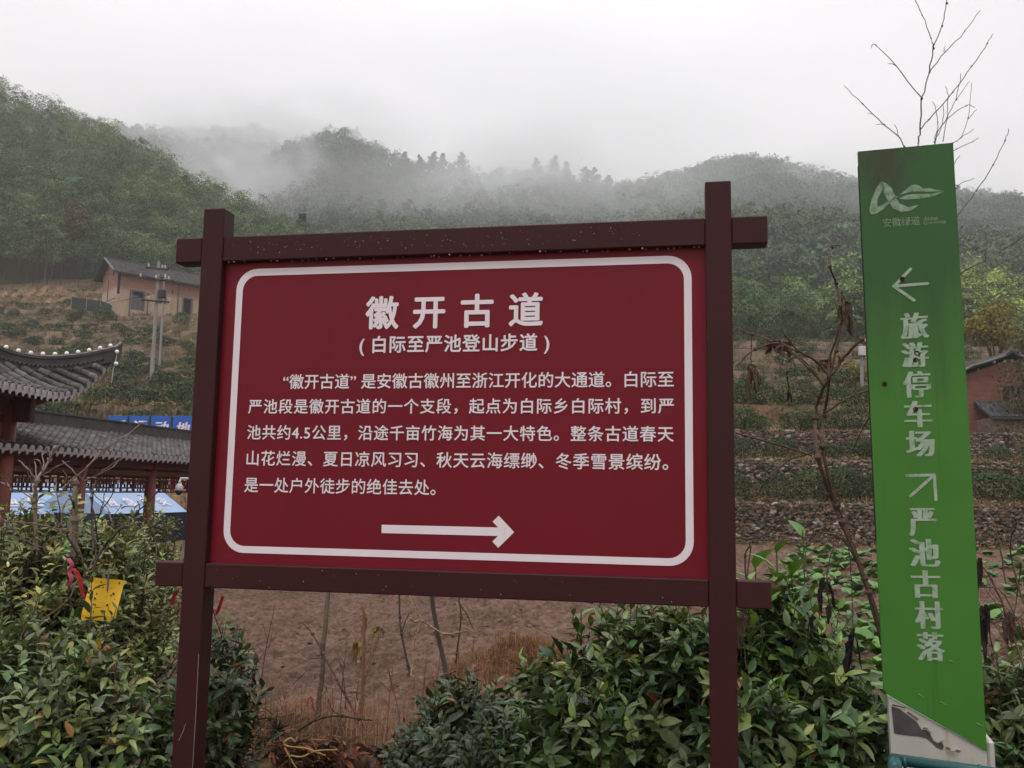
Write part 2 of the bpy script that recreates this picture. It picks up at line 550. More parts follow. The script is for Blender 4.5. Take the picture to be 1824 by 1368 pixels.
# ------------------------------------------------------------------ ground: one sheet, terraced on both sides of the valley floor
LP = np.array([(0, 0), (5.5, 0), (9, -.45), (15, -.75), (22, -.85), (31, -1.3), (36, -1.2), (38, .6), (41, 3.6), (48, 5.6), (64, 9.1), (80, 13.0), (100, 19), (116, 24.2), (130, 31.5), (180, 40), (400, 40), (3000, 40)])
RP = np.array([(0, 0), (5.5, 0), (10, -.30), (20, -.12), (27.5, .12), (28.1, 1.42), (31, 1.78), (31.6, 2.85), (35, 3.25), (35.7, 4.15), (40, 4.5), (40.9, 5.75), (48, 6.7), (90, 17.2), (112, 20), (180, 24), (400, 24), (3000, 24)])
RP2 = np.array([(0, 0), (5.5, 0), (10, -.30), (20, -.12), (27.5, .12), (28.1, 1.42), (31, 1.78), (31.6, 2.85), (35, 3.1), (40, 3.6), (47, 3.9), (56, 4.6), (60, 7.5), (90, 17.2), (112, 20), (180, 24), (400, 24), (3000, 24)])
def azpx(x, y): return 912 + 1600 * x / np.maximum(y, .01)
def riser(z, step):
    f = z / step - np.floor(z / step)
    return ss(.70, .78, f) - 2 * ss(.50, .56, f) * (1 - ss(.66, .74, f))
def terr(z, step, tread, sharp=.72):
    k = np.floor(z / step); f = z / step - k
    return step * (k + tread * f + (1 - tread) * ss(sharp, .97, f))
def ground_parts(x, y):
    x = np.asarray(x, float); y = np.asarray(y, float)
    d = np.where(y > 0, np.maximum(y, .3 * np.hypot(x, y)), 0.0)
    a = azpx(x, y)
    wob = 1.6 * fbm(x * .055, y * .055, 3, 3)
    t = ss(480, 1050, a)
    zl = np.interp(d + wob * ss(36, 60, d) * 2.0, LP[:, 0], LP[:, 1])
    ml = ss(40, 46, d) * (1 - ss(122, 130, d))
    q_ = zl + .5 * fbm(x * .06, y * .06, 8, 3)
    ris = riser(q_, 1.5) * ml * (1 - t)
    zl = zl * (1 - ml) + terr(q_, 1.5, .22) * ml
    rp2 = ss(1600, 1700, a)
    dr = d + .5 * fbm(x * .25, 0 * y, 5, 2) * ss(20, 27, d) * (1 - ss(44, 50, d))
    zr = np.interp(dr + wob * ss(46, 60, d) * 1.5, RP[:, 0], RP[:, 1]) * (1 - rp2) + np.interp(dr + wob * ss(58, 70, d) * 1.5, RP2[:, 0], RP2[:, 1]) * rp2
    mr_ = ss(45, 52, d) * (1 - ss(100, 110, d)) * (1 - rp2 * (1 - ss(58, 64, d)))
    q2 = zr + .4 * fbm(x * .06, y * .06, 9, 3)
    ris = ris + riser(q2, 1.3) * mr_ * t
    zr = zr * (1 - mr_) + terr(q2, 1.3, .22) * mr_
    z = zl * (1 - t) + zr * t
    # level yard cut for the mud house
    yard = ss(165, 195, a) * (1 - ss(470, 520, a)) * ss(108, 110.5, d) * (1 - ss(128, 130, d))
    z = z * (1 - yard) + np.minimum(z, 23.3) * yard
    # tilled soil
    nearf = ss(5.5, 9, d) * (1 - ss(24, 30, d)) * ss(250, 520, a)
    z = z + nearf * (.16 * fbm(x * .9, y * .9, 21, 3) + .13 * fbm(x * 3.6, y * 4.5, 23, 3) + .075 * fbm(x * 9, y * 9, 27, 2))
    z = z + ss(28, 40, d) * .25 * fbm(x * .5, y * .5, 31, 4) * (1 - .5 * ss(27, 28, d) * (1 - ss(40, 44, d)))
    z = z + .05 * fbm(x * 3, y * 3, 41, 3) * (1 - ss(30, 60, d))
    # raised straw bank in the gap under the board, grassy bank behind it
    z = z + .30 * np.exp(-(((x + 1.55) / .8) ** 2 + ((y - 5.5) / .7) ** 2))
    z = z + .30 * np.exp(-(((x - .16) / .7) ** 2 + ((y - 8.9) / 1.0) ** 2))
    return z, d, a, t, ris
def gz(x, y): return ground_parts(x, y)[0]
def G(a, d):
    x = (a - 912) / 1600 * d
    return np.array([x, d, float(gz(x, d))])

def make_ground():
    an = np.concatenate([np.arange(-180, -52, 4.0), np.arange(-52, 52.01, .2), np.arange(56, 180, 4.0)])
    an = np.radians(an)
    r = np.concatenate([[.3, .8], np.geomspace(1.4, 6, 90), np.arange(6.05, 19, .05), np.geomspace(19.05, 160, 330), np.geomspace(170, 1200, 30)])
    A, Rr = np.meshgrid(an, r)
    x = Rr * np.sin(A); y = Rr * np.cos(A)
    z, d, a, t, tm = ground_parts(x, y)
    V = np.stack([x, y, z], -1).reshape(-1, 3)
    nr, na = x.shape
    i = np.arange(nr - 1)[:, None] * na + np.arange(na)[None, :]
    j = np.arange(nr - 1)[:, None] * na + (np.arange(na)[None, :] + 1) % na
    F = np.stack([i, j, j + na, i + na], -1).reshape(-1, 4)
    # own colours of soil, straw litter, weeds
    soil = np.array([.175, .108, .082]); litter = np.array([.23, .148, .085]); weed = np.array([.10, .102, .046]); red = np.array([.17, .10, .066]); forest = np.array([.035, .026, .016])
    n1 = ss(-.25, .35, fbm(x * .35, y * .35, 51, 4))[..., None]; n2 = ss(-.1, .4, fbm(x * .22, y * .22, 57, 4))[..., None]
    n3 = ss(.0, .4, fbm(x * 1.3, y * 1.3, 61, 4))[..., None]
    c = np.broadcast_to(soil, x.shape + (3,)).copy()
    c = c * (1 - .35 * n3) + np.array([.19, .125, .09]) * .35 * n3
    far = ss(26, 34, d)[..., None]
    hill = red * (1 - n1) + litter * n1
    hill = hill * (1 - .8 * n2) + weed * .8 * n2
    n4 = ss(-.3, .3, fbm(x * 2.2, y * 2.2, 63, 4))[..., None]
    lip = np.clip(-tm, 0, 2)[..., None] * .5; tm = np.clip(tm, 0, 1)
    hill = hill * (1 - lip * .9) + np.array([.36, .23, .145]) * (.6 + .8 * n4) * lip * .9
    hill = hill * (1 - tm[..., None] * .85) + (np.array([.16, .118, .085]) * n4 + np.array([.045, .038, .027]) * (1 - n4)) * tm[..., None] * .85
    c = c * (1 - far) + hill * far
    nearg = (1 - ss(5.2, 7.2, d))[..., None]
    c = c * (1 - nearg) + (litter * .75 * (1 - n3) + np.array([.12, .06, .035]) * n3) * nearg
    bank = np.exp(-(((x - .18) / .7) ** 2 + ((y - 8.9) / .9) ** 2))[..., None]
    c = c * (1 - bank) + np.array([.24, .11, .05]) * bank
    fo = ss(122, 132, d)[..., None]
    c = c * (1 - fo) + forest * fo
    o = obj_np('ground', V, F, mat_earth, None, c.reshape(-1, 3), True)
    tag(o, 'brown tilled field rising into terraced tea slopes', 'ground', kind='structure')
make_ground()

# ------------------------------------------------------------------ hills and mountains
mat_hill = MV('forest_floor', .95, 0, .15, .3, .3, spec=.05, bdist=.5)
class Hill:
    def __init__(s, name, label, ctrl, foot, back, amp, seed):
        c = np.array(ctrl, float)
        s.px = c[:, 0]; s.d = c[:, 2]
        s.z = np.array([at(a, b, d).z for a, b, d in ctrl])
        s.foot = foot; s.back = back; s.amp = amp; s.seed = seed
        s.name = name; s.label = label
    def P(s, a, q):
        a = np.asarray(a, float); q = np.asarray(q, float)
        d1 = np.interp(a, s.px, s.d); z1 = np.interp(a, s.px, s.z)
        fa = np.array([f[0] for f in s.foot]); d0 = np.interp(a, fa, [f[1] for f in s.foot]); z0 = np.interp(a, fa, [f[2] for f in s.foot])
        y = d0 + (d1 - d0) * q
        x = (a - 912) / 1600 * y
        f = np.where(q <= 1, q * (1.12 - .12 * q), 1 - (q - 1) * s.back)
        z = z0 + (z1 - z0) * f
        env = np.clip(q * 3, 0, 1) * (1 - .7 * np.exp(-((q - 1) / .12) ** 2))
        z = z + s.amp * env * fbm(x / (s.amp * 7), y / (s.amp * 7), s.seed, 3)
        return np.stack([x, y, z], -1)
    def mesh(s):
        a = np.arange(s.px[0], s.px[-1] + 1, 10.0); q = np.linspace(0, 1.7, 60)
        A, Q = np.meshgrid(a, q)
        V = s.P(A, Q); nq, na = A.shape
        i = np.arange(nq - 1)[:, None] * na + np.arange(na - 1)[None, :]
        F = np.stack([i, i + 1, i + 1 + na, i + na], -1).reshape(-1, 4)
        c = np.broadcast_to(np.array([.028, .026, .016]), (V.size // 3, 3))
        o = obj_np(s.name, V.reshape(-1, 3), F, mat_hill, None, c, True)
        tag(o, s.label, 'hill', kind='structure')
    def scatter(s, spacing, q0=.0, q1=1.12, jit=.45, a0=None, a1=None):
        """points on the slope with roughly even spacing"""
        a0 = s.px[0] if a0 is None else a0; a1 = s.px[-1] if a1 is None else a1
        pts = []
        for q in np.arange(q0, q1, .004):
            pts.append(q)
        dm = np.interp((a0 + a1) / 2, s.px, s.d)
        L = dm - np.mean([f[1] for f in s.foot])
        q = np.arange(q0, q1, spacing / max(L, 1) * .86)
        out = []
        for k, qq in enumerate(q):
            da = spacing / dm * 1600
            aa = np.arange(a0, a1, da) + (k % 2) * da / 2
            aa = aa + rng.normal(0, jit * da * .6, len(aa))
            q2 = qq + rng.normal(0, jit * spacing / max(L, 1) * .5, len(aa))
            out.append(np.stack([aa, q2], 1))
        o = np.vstack(out)
        return s.P(o[:, 0], np.clip(o[:, 1], 0, 1.3)), o

H_left = Hill('bamboo_hill', 'steep hillside covered with bamboo on the left',
    [(-420, 95, 300), (-200, 130, 270), (0, 222, 235), (100, 258, 222), (200, 305, 210), (300, 375, 198), (400, 425, 186), (480, 458, 180), (570, 500, 176), (650, 560, 172), (760, 640, 168)],
    [(-420, 119, 23.5), (150, 119, 23.5), (185, 130, 24), (470, 131, 23), (560, 128, 21), (760, 130, 15)], .7, 5, 3)
H_far = Hill('far_mountain', 'faint mist-covered mountain behind the bamboo hill',
    [(-300, 190, 640), (100, 225, 620), (230, 245, 610), (330, 252, 610), (430, 244, 600), (490, 258, 600), (570, 290, 590), (700, 330, 580), (900, 400, 570)],
    [(-300, 300, 40), (900, 300, 40)], .5, 14, 5)
H_main = Hill('mountain', 'wooded mountain with a rounded misty summit above the board',
    [(380, 420, 400), (430, 365, 410), (470, 300, 415), (520, 268, 420), (580, 252, 425), (640, 268, 420), (690, 296, 410), (740, 312, 405), (850, 324, 400), (950, 328, 395), (1010, 336, 390), (1085, 352, 385), (1130, 392, 380), (1220, 460, 370), (1350, 540, 350)],
    [(380, 215, 42), (900, 205, 34), (1350, 190, 26)], .5, 11, 9)
H_right = Hill('mountain', 'hazy wooded mountain with a broad crest right of the board',
    [(900, 400, 560), (1000, 362, 555), (1100, 346, 550), (1200, 326, 545), (1280, 306, 540), (1340, 296, 540), (1400, 300, 535), (1480, 322, 530), (1540, 340, 525), (1620, 366, 520), (1700, 366, 510), (1750, 370, 500), (1824, 376, 500), (1950, 392, 500), (2150, 350, 510), (2400, 320, 520)],
    [(900, 160, 22), (1500, 135, 21), (2400, 150, 24)], .5, 13, 15)
H_near = Hill('wooded_spur', 'low green wooded spur just above the board',
    [(480, 520, 300), (560, 478, 300), (620, 432, 300), (690, 408, 300), (760, 412, 298), (850, 448, 295), (950, 486, 290), (1080, 560, 280)],
    [(480, 190, 30), (1080, 180, 26)], .6, 6, 19)
for h_ in (H_left, H_far, H_main, H_right, H_near): h_.mesh()

def rand_rots(k, tilt=.25):
    a = rng.uniform(0, 2 * np.pi, k); R = np.zeros((k, 3, 3)); c, s_ = np.cos(a), np.sin(a)
    R[:, 0, 0] = c; R[:, 0, 1] = -s_; R[:, 1, 0] = s_; R[:, 1, 1] = c; R[:, 2, 2] = 1
    tx, ty = rng.normal(0, tilt, (2, k))
    S = np.tile(np.eye(3), (k, 1, 1)); S[:, 0, 2] = tx; S[:, 1, 2] = ty
    return S @ R

def cards(P, N, L, W_, droop=None):
    """leaf-sized quads at P, long axis along N (unit), random roll"""
    k = len(P)
    r = rng.normal(size=(k, 3)); S = np.cross(N, r); S /= np.linalg.norm(S, axis=1)[:, None] + 1e-9
    L = np.broadcast_to(np.asarray(L, float).reshape(-1, 1), (k, 1)); W_ = np.broadcast_to(np.asarray(W_, float).reshape(-1, 1), (k, 1))
    a = P - N * L * .5; b = P + S * W_ * .5 + N * L * .05; c = P + N * L * .5; d = P - S * W_ * .5 + N * L * .05
    return np.stack([a, b, c, d], 1)          # (k,4,3)

def shell_cards(C0, u, L, W_, jit, droop):
    """cards lying on a shell: long axis runs down the shell, face turned outwards"""
    n = len(u); nrm = u + rng.normal(0, jit, (n, 3)); nrm /= np.linalg.norm(nrm, axis=1)[:, None]
    dn = np.array([0, 0, -1.0]) + rng.normal(0, droop, (n, 3)); T = dn - nrm * (dn * nrm).sum(1)[:, None]; T /= np.linalg.norm(T, axis=1)[:, None] + 1e-9
    S = np.cross(nrm, T); L = np.asarray(L).reshape(-1, 1); W_ = np.asarray(W_).reshape(-1, 1)
    return np.stack([C0 - T * L * .5, C0 + S * W_ * .5, C0 + T * L * .5 + nrm * L * .12, C0 - S * W_ * .5], 1)

def plume(n, rx, rz, size, lump=5):
    """nodding bamboo top: arching leaf sprays along a bowed culm tip"""
    nf = 7 + 3 * lump; nod = rng.uniform(.5, 1.6); na = rng.uniform(0, 6.28)
    t = np.sort(rng.uniform(0, 1, nf)); az = rng.uniform(0, 6.28, nf); L = rx * (.45 + .75 * np.sin(np.pi * (.12 + .80 * t))) * rng.uniform(.75, 1.2, nf)
    k = rng.integers(0, nf, n); s_ = rng.random(n) ** .75
    ax = np.stack([np.cos(na) * nod * t ** 2, np.sin(na) * nod * t ** 2, (t * 1.75 - .9) * rz - .35 * nod * t ** 3], 1)
    e = np.stack([np.cos(az), np.sin(az), 0 * az], 1)[k]; lat = np.stack([-np.sin(az), np.cos(az), 0 * az], 1)[k]
    P = ax[k] + e * (L[k] * s_)[:, None] + np.array([0, 0, 1]) * (L[k] * (.55 * s_ - .95 * s_ ** 2))[:, None] + lat * (rng.normal(0, .16, n) * L[k] * (.35 + s_))[:, None] + rng.normal(0, .06, (n, 3)) * rx
    nrm = e * .75 + np.array([0, 0, .85]) + lat * rng.normal(0, .35, (n, 1))
    nrm /= np.linalg.norm(nrm, axis=1)[:, None]
    return shell_cards(P, nrm, size * rng.uniform(.6, 1.4, n), size * .44 * rng.uniform(.7, 1.3, n), .28, .6)

def crown(n, r, size, lump=7, flat_=.8):
    cs = rng.normal(size=(lump, 3)); cs /= np.linalg.norm(cs, axis=1)[:, None]; cs *= np.array([r * .55, r * .55, r * .5 * flat_]) * rng.uniform(.6, 1.1, (lump, 1))
    k = rng.integers(0, lump, n); u = rng.normal(size=(n, 3)); u /= np.linalg.norm(u, axis=1)[:, None]
    P = cs[k] + u * (rng.uniform(.35, 1, n)[:, None] ** .5) * r * .48
    return shell_cards(P, u, size * rng.uniform(.6, 1.3, n), size * .6 * rng.uniform(.7, 1.2, n), .5, .9)

def forest(name, label, pts, temps, lift, scale, colf, trunk=None, cat='woodland'):
    """one uncountable wood: crowns of leaf-sized faces (and pale culms) over all points"""
    V = []; C = []
    k = len(pts); R = rand_rots(k, .12); sc = rng.uniform(*scale, k); which = rng.integers(0, len(temps), k)
    col = colf(pts, k)
    for i, T in enumerate(temps):
        m_ = which == i; kk = m_.sum()
        if not kk: continue
        B = T.reshape(-1, 3)
        X = np.einsum('kij,nj->kni', R[m_], B) * sc[m_][:, None, None] + (pts[m_] + np.array([0, 0, 1]) * (lift * sc[m_])[:, None])[:, None, :]
        V.append(X.reshape(-1, 3))
        n4 = len(T)
        jit = np.repeat(rng.uniform(.8, 1.2, (kk, n4, 1)), 4, 1)
        C.append((col[m_][:, None, :] * jit).reshape(-1, 3))
    V = np.vstack(V); C = np.vstack(C)
    F = np.arange(len(V)).reshape(-1, 4)
    Fs = [F]
    if trunk:
        p0, p1, r0, tc_ = trunk(pts, sc)
        n0 = len(V); an = np.arange(3) / 3 * 2 * np.pi
        ring = np.stack([np.cos(an), np.sin(an), 0 * an], 1)
        A = p0[:, None] + ring[None] * r0; B = p1[:, None] + ring[None] * r0 * .6
        TV = np.concatenate([A, B], 1).reshape(-1, 3)
        base = n0 + np.arange(len(p0))[:, None, None] * 6
        q = np.array([[0, 1, 4, 3], [1, 2, 5, 4], [2, 0, 3, 5]])[None]
        Fs = [np.vstack([F, (base + q).reshape(-1, 4)])]
        V = np.vstack([V, TV]); C = np.vstack([C, np.repeat(tc_, 6, 0)])
    o = obj_np(name, V, Fs, mat_far, None, C)
    return tag(o, label, cat, kind='stuff')

def bamboo_cols(pts, k):
    base = np.array([.088, .140, .062]); yel = np.array([.148, .186, .066]); dk = np.array([.042, .076, .048])
    n = ss(-.3, .3, fbm(pts[:, 0] * .03, pts[:, 1] * .03, 77, 3))[:, None]
    c = base * (1 - n) + yel * n
    m_ = rng.random(k) < .22
    c[m_] = dk
    return c * np.exp(rng.normal(0, .2, (k, 1)))
def wood_cols(pts, k):
    base = np.array([.068, .108, .068]); yel = np.array([.100, .145, .072]); dk = np.array([.036, .058, .042])
    n = ss(-.3, .3, fbm(pts[:, 0] * .02, pts[:, 1] * .02, 78, 3))[:, None]
    c = base * (1 - n) + yel * n
    m_ = rng.random(k) < .22
    c[m_] = dk
    return c * rng.uniform(.8, 1.2, (k, 1))

bt = [plume(520, 3.0, 3.6, .40, 5) for _ in range(10)]
P_, o_ = H_left.scatter(3.4, .08, 1.12, a0=-330, a1=720)
def culms(pts, sc):
    m_ = rng.random(len(pts)) < .15
    p = pts[m_]; k = len(p)
    p0 = p + rng.normal(0, 1.2, (k, 3)) * np.array([1, 1, 0]) - np.array([0, 0, .6]); p1 = p0 + np.array([0, 0, 1]) * rng.uniform(8, 10, (k, 1)) + rng.normal(0, .6, (k, 3))
    # the open stand along the lower edge of the wood
    a = rng.uniform(-330, 420, 170); q = rng.uniform(0.06, .2, 170)
    e0 = H_left.P(a, q); e1 = e0 + np.array([0, 0, 1]) * rng.uniform(5, 9, (170, 1)) + rng.normal(0, .5, (170, 3))
    p0 = np.vstack([p0, e0 - [0, 0, .5]]); p1 = np.vstack([p1, e1])
    tc_ = np.array([.10, .09, .065]) * rng.uniform(.3, 1.2, (len(p0), 1))
    return p0, p1, .07, tc_
forest('bamboo_forest', 'dense olive green bamboo forest covering the steep hill on the left', P_, bt, 7.6, (.62, 1.08), bamboo_cols, culms)
mt1 = [crown(120, 3.7, 1.1) for _ in range(4)] + [plume(130, 3.2, 4.4, 1.0, 3) for _ in range(4)]
P_, o_ = H_far.scatter(7.0, .55, 1.1)
forest('wooded_slope', 'faint grey-green woods fading into cloud on the far mountain', P_, mt1, 4.5, (.9, 1.5), wood_cols)
P_, o_ = H_main.scatter(5.0, .25, 1.08)
forest('wooded_slope', 'misty woods on the rounded mountain above the red board', P_, mt1, 4.5, (.7, 1.25), wood_cols)
P_, o_ = H_right.scatter(6.0, .1, 1.08, a0=900, a1=2300)
forest('wooded_slope', 'blue-green woods on the hazy broad mountain behind the green sign', P_, mt1, 4.5, (.75, 1.3), wood_cols)
mt2 = [crown(160, 3.3, .8) for _ in range(3)] + [plume(190, 2.9, 4.0, .75, 3) for _ in range(5)]
P_, o_ = H_near.scatter(4.2, .3, 1.1)
forest('wooded_slope', 'fresher green woods on the low spur just over the board', P_, mt2, 5, (.75, 1.2), lambda p, k: bamboo_cols(p, k) * .9)
# bamboo grove behind the right-hand terraces
def grove_pts(a0, a1, d0, d1, k):
    a = rng.uniform(a0, a1, k); d = rng.uniform(d0, d1, k); x = (a - 912) / 1600 * d
    return np.stack([x, d, gz(x, d)], 1)
gp = grove_pts(1140, 1900, 107, 135, 240)
gp = gp[~((azpx(gp[:, 0], gp[:, 1]) > 1380) & (azpx(gp[:, 0], gp[:, 1]) < 1500) & (gp[:, 1] < 113))]
def grove_culms(pts, sc):
    p = grove_pts(1180, 1800, 106, 130, 110)
    p1 = p + np.array([0, 0, 1]) * rng.uniform(5, 9, (len(p), 1)) + rng.normal(0, .3, (len(p), 3))
    return p, p1, .06, np.array([.13, .12, .09]) * rng.uniform(.3, 1.1, (len(p), 1))
bt2 = [plume(520, 2.5, 4.2, .48, 5) for _ in range(6)]
forest('bamboo_grove', 'light yellow-green bamboo grove above the terraces between the board and the green sign', gp, bt2, 7.0, (.75, 1.2),
       lambda p, k: bamboo_cols(p, k) * np.array([1.6, 1.55, 1.35]), grove_culms, 'bamboo grove')

# ------------------------------------------------------------------ single trees that stand out
def pine(px, py, d, h, label, name='pine_tree', col=(.022, .036, .024), dens=1):
    """umbrella-layered pine: crown top at the given spot"""
    top = at(px, py, d); base = Vector((top.x, top.y, top.z - h))
    t = thing(name, label, 'tree', tuple(base), 0, 'single trees on the ridges')
    b = MB(); b.tube([(0, 0, -1.5), (.1 * h * .1, 0, h * .5), (0, 0, h * .97)], h * .028, h * .008, 6); b.cc = (.05, .035, .025)
    b.c = [np.tile([.05, .035, .025], (len(b.v[0]), 1))]
    b.build('trunk', mat_bark, t, colors=True)
    Q = []
    for k in range(14):
        f = .36 + .62 * k / 13; R_ = h * (.30 * (1 - f) + .055) * rng.uniform(.7, 1.3)
        n = int(110 * dens)
        u = rng.normal(size=(n, 3)); u /= np.linalg.norm(u, axis=1)[:, None]
        c = np.array([rng.normal(0, R_ * .5), rng.normal(0, R_ * .5), h * f])
        P = c + u * (rng.random((n, 1)) ** .4) * np.array([R_, R_, R_ * .45])
        D = u * [1, 1, .5] + rng.normal(0, .4, (n, 3)); D /= np.linalg.norm(D, axis=1)[:, None]
        Q.append(cards(P, D, h * .060 * rng.uniform(.6, 1.3, n), h * .026))
    Q = np.vstack(Q); V = Q.reshape(-1, 3)
    cc = np.repeat(np.array(col) * rng.uniform(.7, 1.3, (len(Q), 1)), 4, 0)
    obj_np('crown', V, np.arange(len(V)).reshape(-1, 4), mat_far, t, cc)
    return t
for px, py, d, h, lb in ((720, 270, 402, 13, 'flat-topped pine leftmost on the misty ridge above the board'), (748, 276, 401, 11, 'slim pine beside the flat-topped pine on the ridge'),
        (773, 272, 400, 12, 'pine with a knobby top in the ridge group over the board'), (788, 273, 400, 12, 'rounded pine in the middle of the ridge group'), (822, 273, 399, 13, 'pointed pine at the right end of the ridge group'),
        (955, 282, 396, 11, 'small faint pine on the low saddle of the ridge'), (989, 277, 394, 13, 'tall pine near the right end of the central ridge'), (1008, 288, 393, 12, 'spreading pine next to the tall pine on the central ridge'),
        (1043, 297, 390, 12, 'dark conical conifer on the right shoulder of the central ridge'), (1058, 300, 390, 12, 'dark full conifer just right of the conical one'), (1082, 312, 387, 12, 'last umbrella pine where the central ridge drops'),
        (1705, 330, 505, 13, 'dark tree on the skyline directly right of the green sign top'),
        (645, 352, 305, 12, 'dark conifer standing out on the low green spur'), (680, 355, 302, 11, 'second dark conifer on the low green spur'), (730, 356, 301, 13, 'tall dark conifer at the right of the low green spur'), (632, 378, 305, 9, 'short dark conifer on the left flank of the spur'),
        (540, 380, 180, 7, 'dark bushy tree at the lower end of the bamboo hill skyline'), (330, 312, 195, 9, 'dark tree among the bamboo on the hill crest')):
    pine(px, py, d, h, lb)
def bush_tree(px, py_top, py_base, d, wpx, label, col, name='broadleaf_tree', n=900, size=.35, stems=True):
    top = at(px, py_top, d); bs = at(px, py_base, d); h = top.z - bs.z; r = wpx / 1600 * d / 2
    t = thing(name, label, 'tree', tuple(bs))
    b = MB(); b.cc = (.06, .045, .03)
    for k in range(6):
        a = rnd.uniform(0, 6.28); q = rnd.uniform(.3, .8)
        b.tube([(rnd.uniform(-.1, .1), 0, -.6), (math.cos(a) * r * .2, math.sin(a) * r * .2, h * .35), (math.cos(a) * r * q, math.sin(a) * r * q, h * rnd.uniform(.6, .92))], .09 * h / 5, .02, 5)
    b.build('trunk', mat_bark, t, colors=True)
    Q = crown(n, 1.0, size / max(r, .1) , 9, 1.0); V = Q.reshape(-1, 3) * np.array([r, r, h * .42]) + np.array([0, 0, h * .58])
    cc = np.repeat(np.array(col) * rng.uniform(.55, 1.45, (len(Q), 1)), 4, 0)
    obj_np('crown', V, np.arange(len(V)).reshape(-1, 4), mat_far, t, cc)
    return t
bush_tree(1775, 535, 660, 62, 120, 'golden green tree behind the red brick house', (.17, .145, .03), n=2600, size=.28)
bush_tree(1845, 580, 690, 58, 90, 'grey-green tree at the right edge beyond the brick house', (.10, .095, .035), n=1200, size=.28)
bush_tree(1520, 640, 720, 58, 70, 'yellow-green tree beside the slim pole on the right terraces', (.15, .135, .035), n=1100, size=.22)
bush_tree(1500, 690, 765, 50, 85, 'dark shrubby tree below the yellow-green tree on the right terraces', (.035, .042, .026), n=900, size=.22)
bush_tree(140, 345, 480, 131, 110, 'rust-tinged tree at the lower edge of the bamboo hill', (.085, .075, .035), n=1400, size=.5)
bush_tree(207, 440, 505, 128, 80, 'dull green tree just behind the mud house roof', (.05, .06, .025), n=700, size=.5)
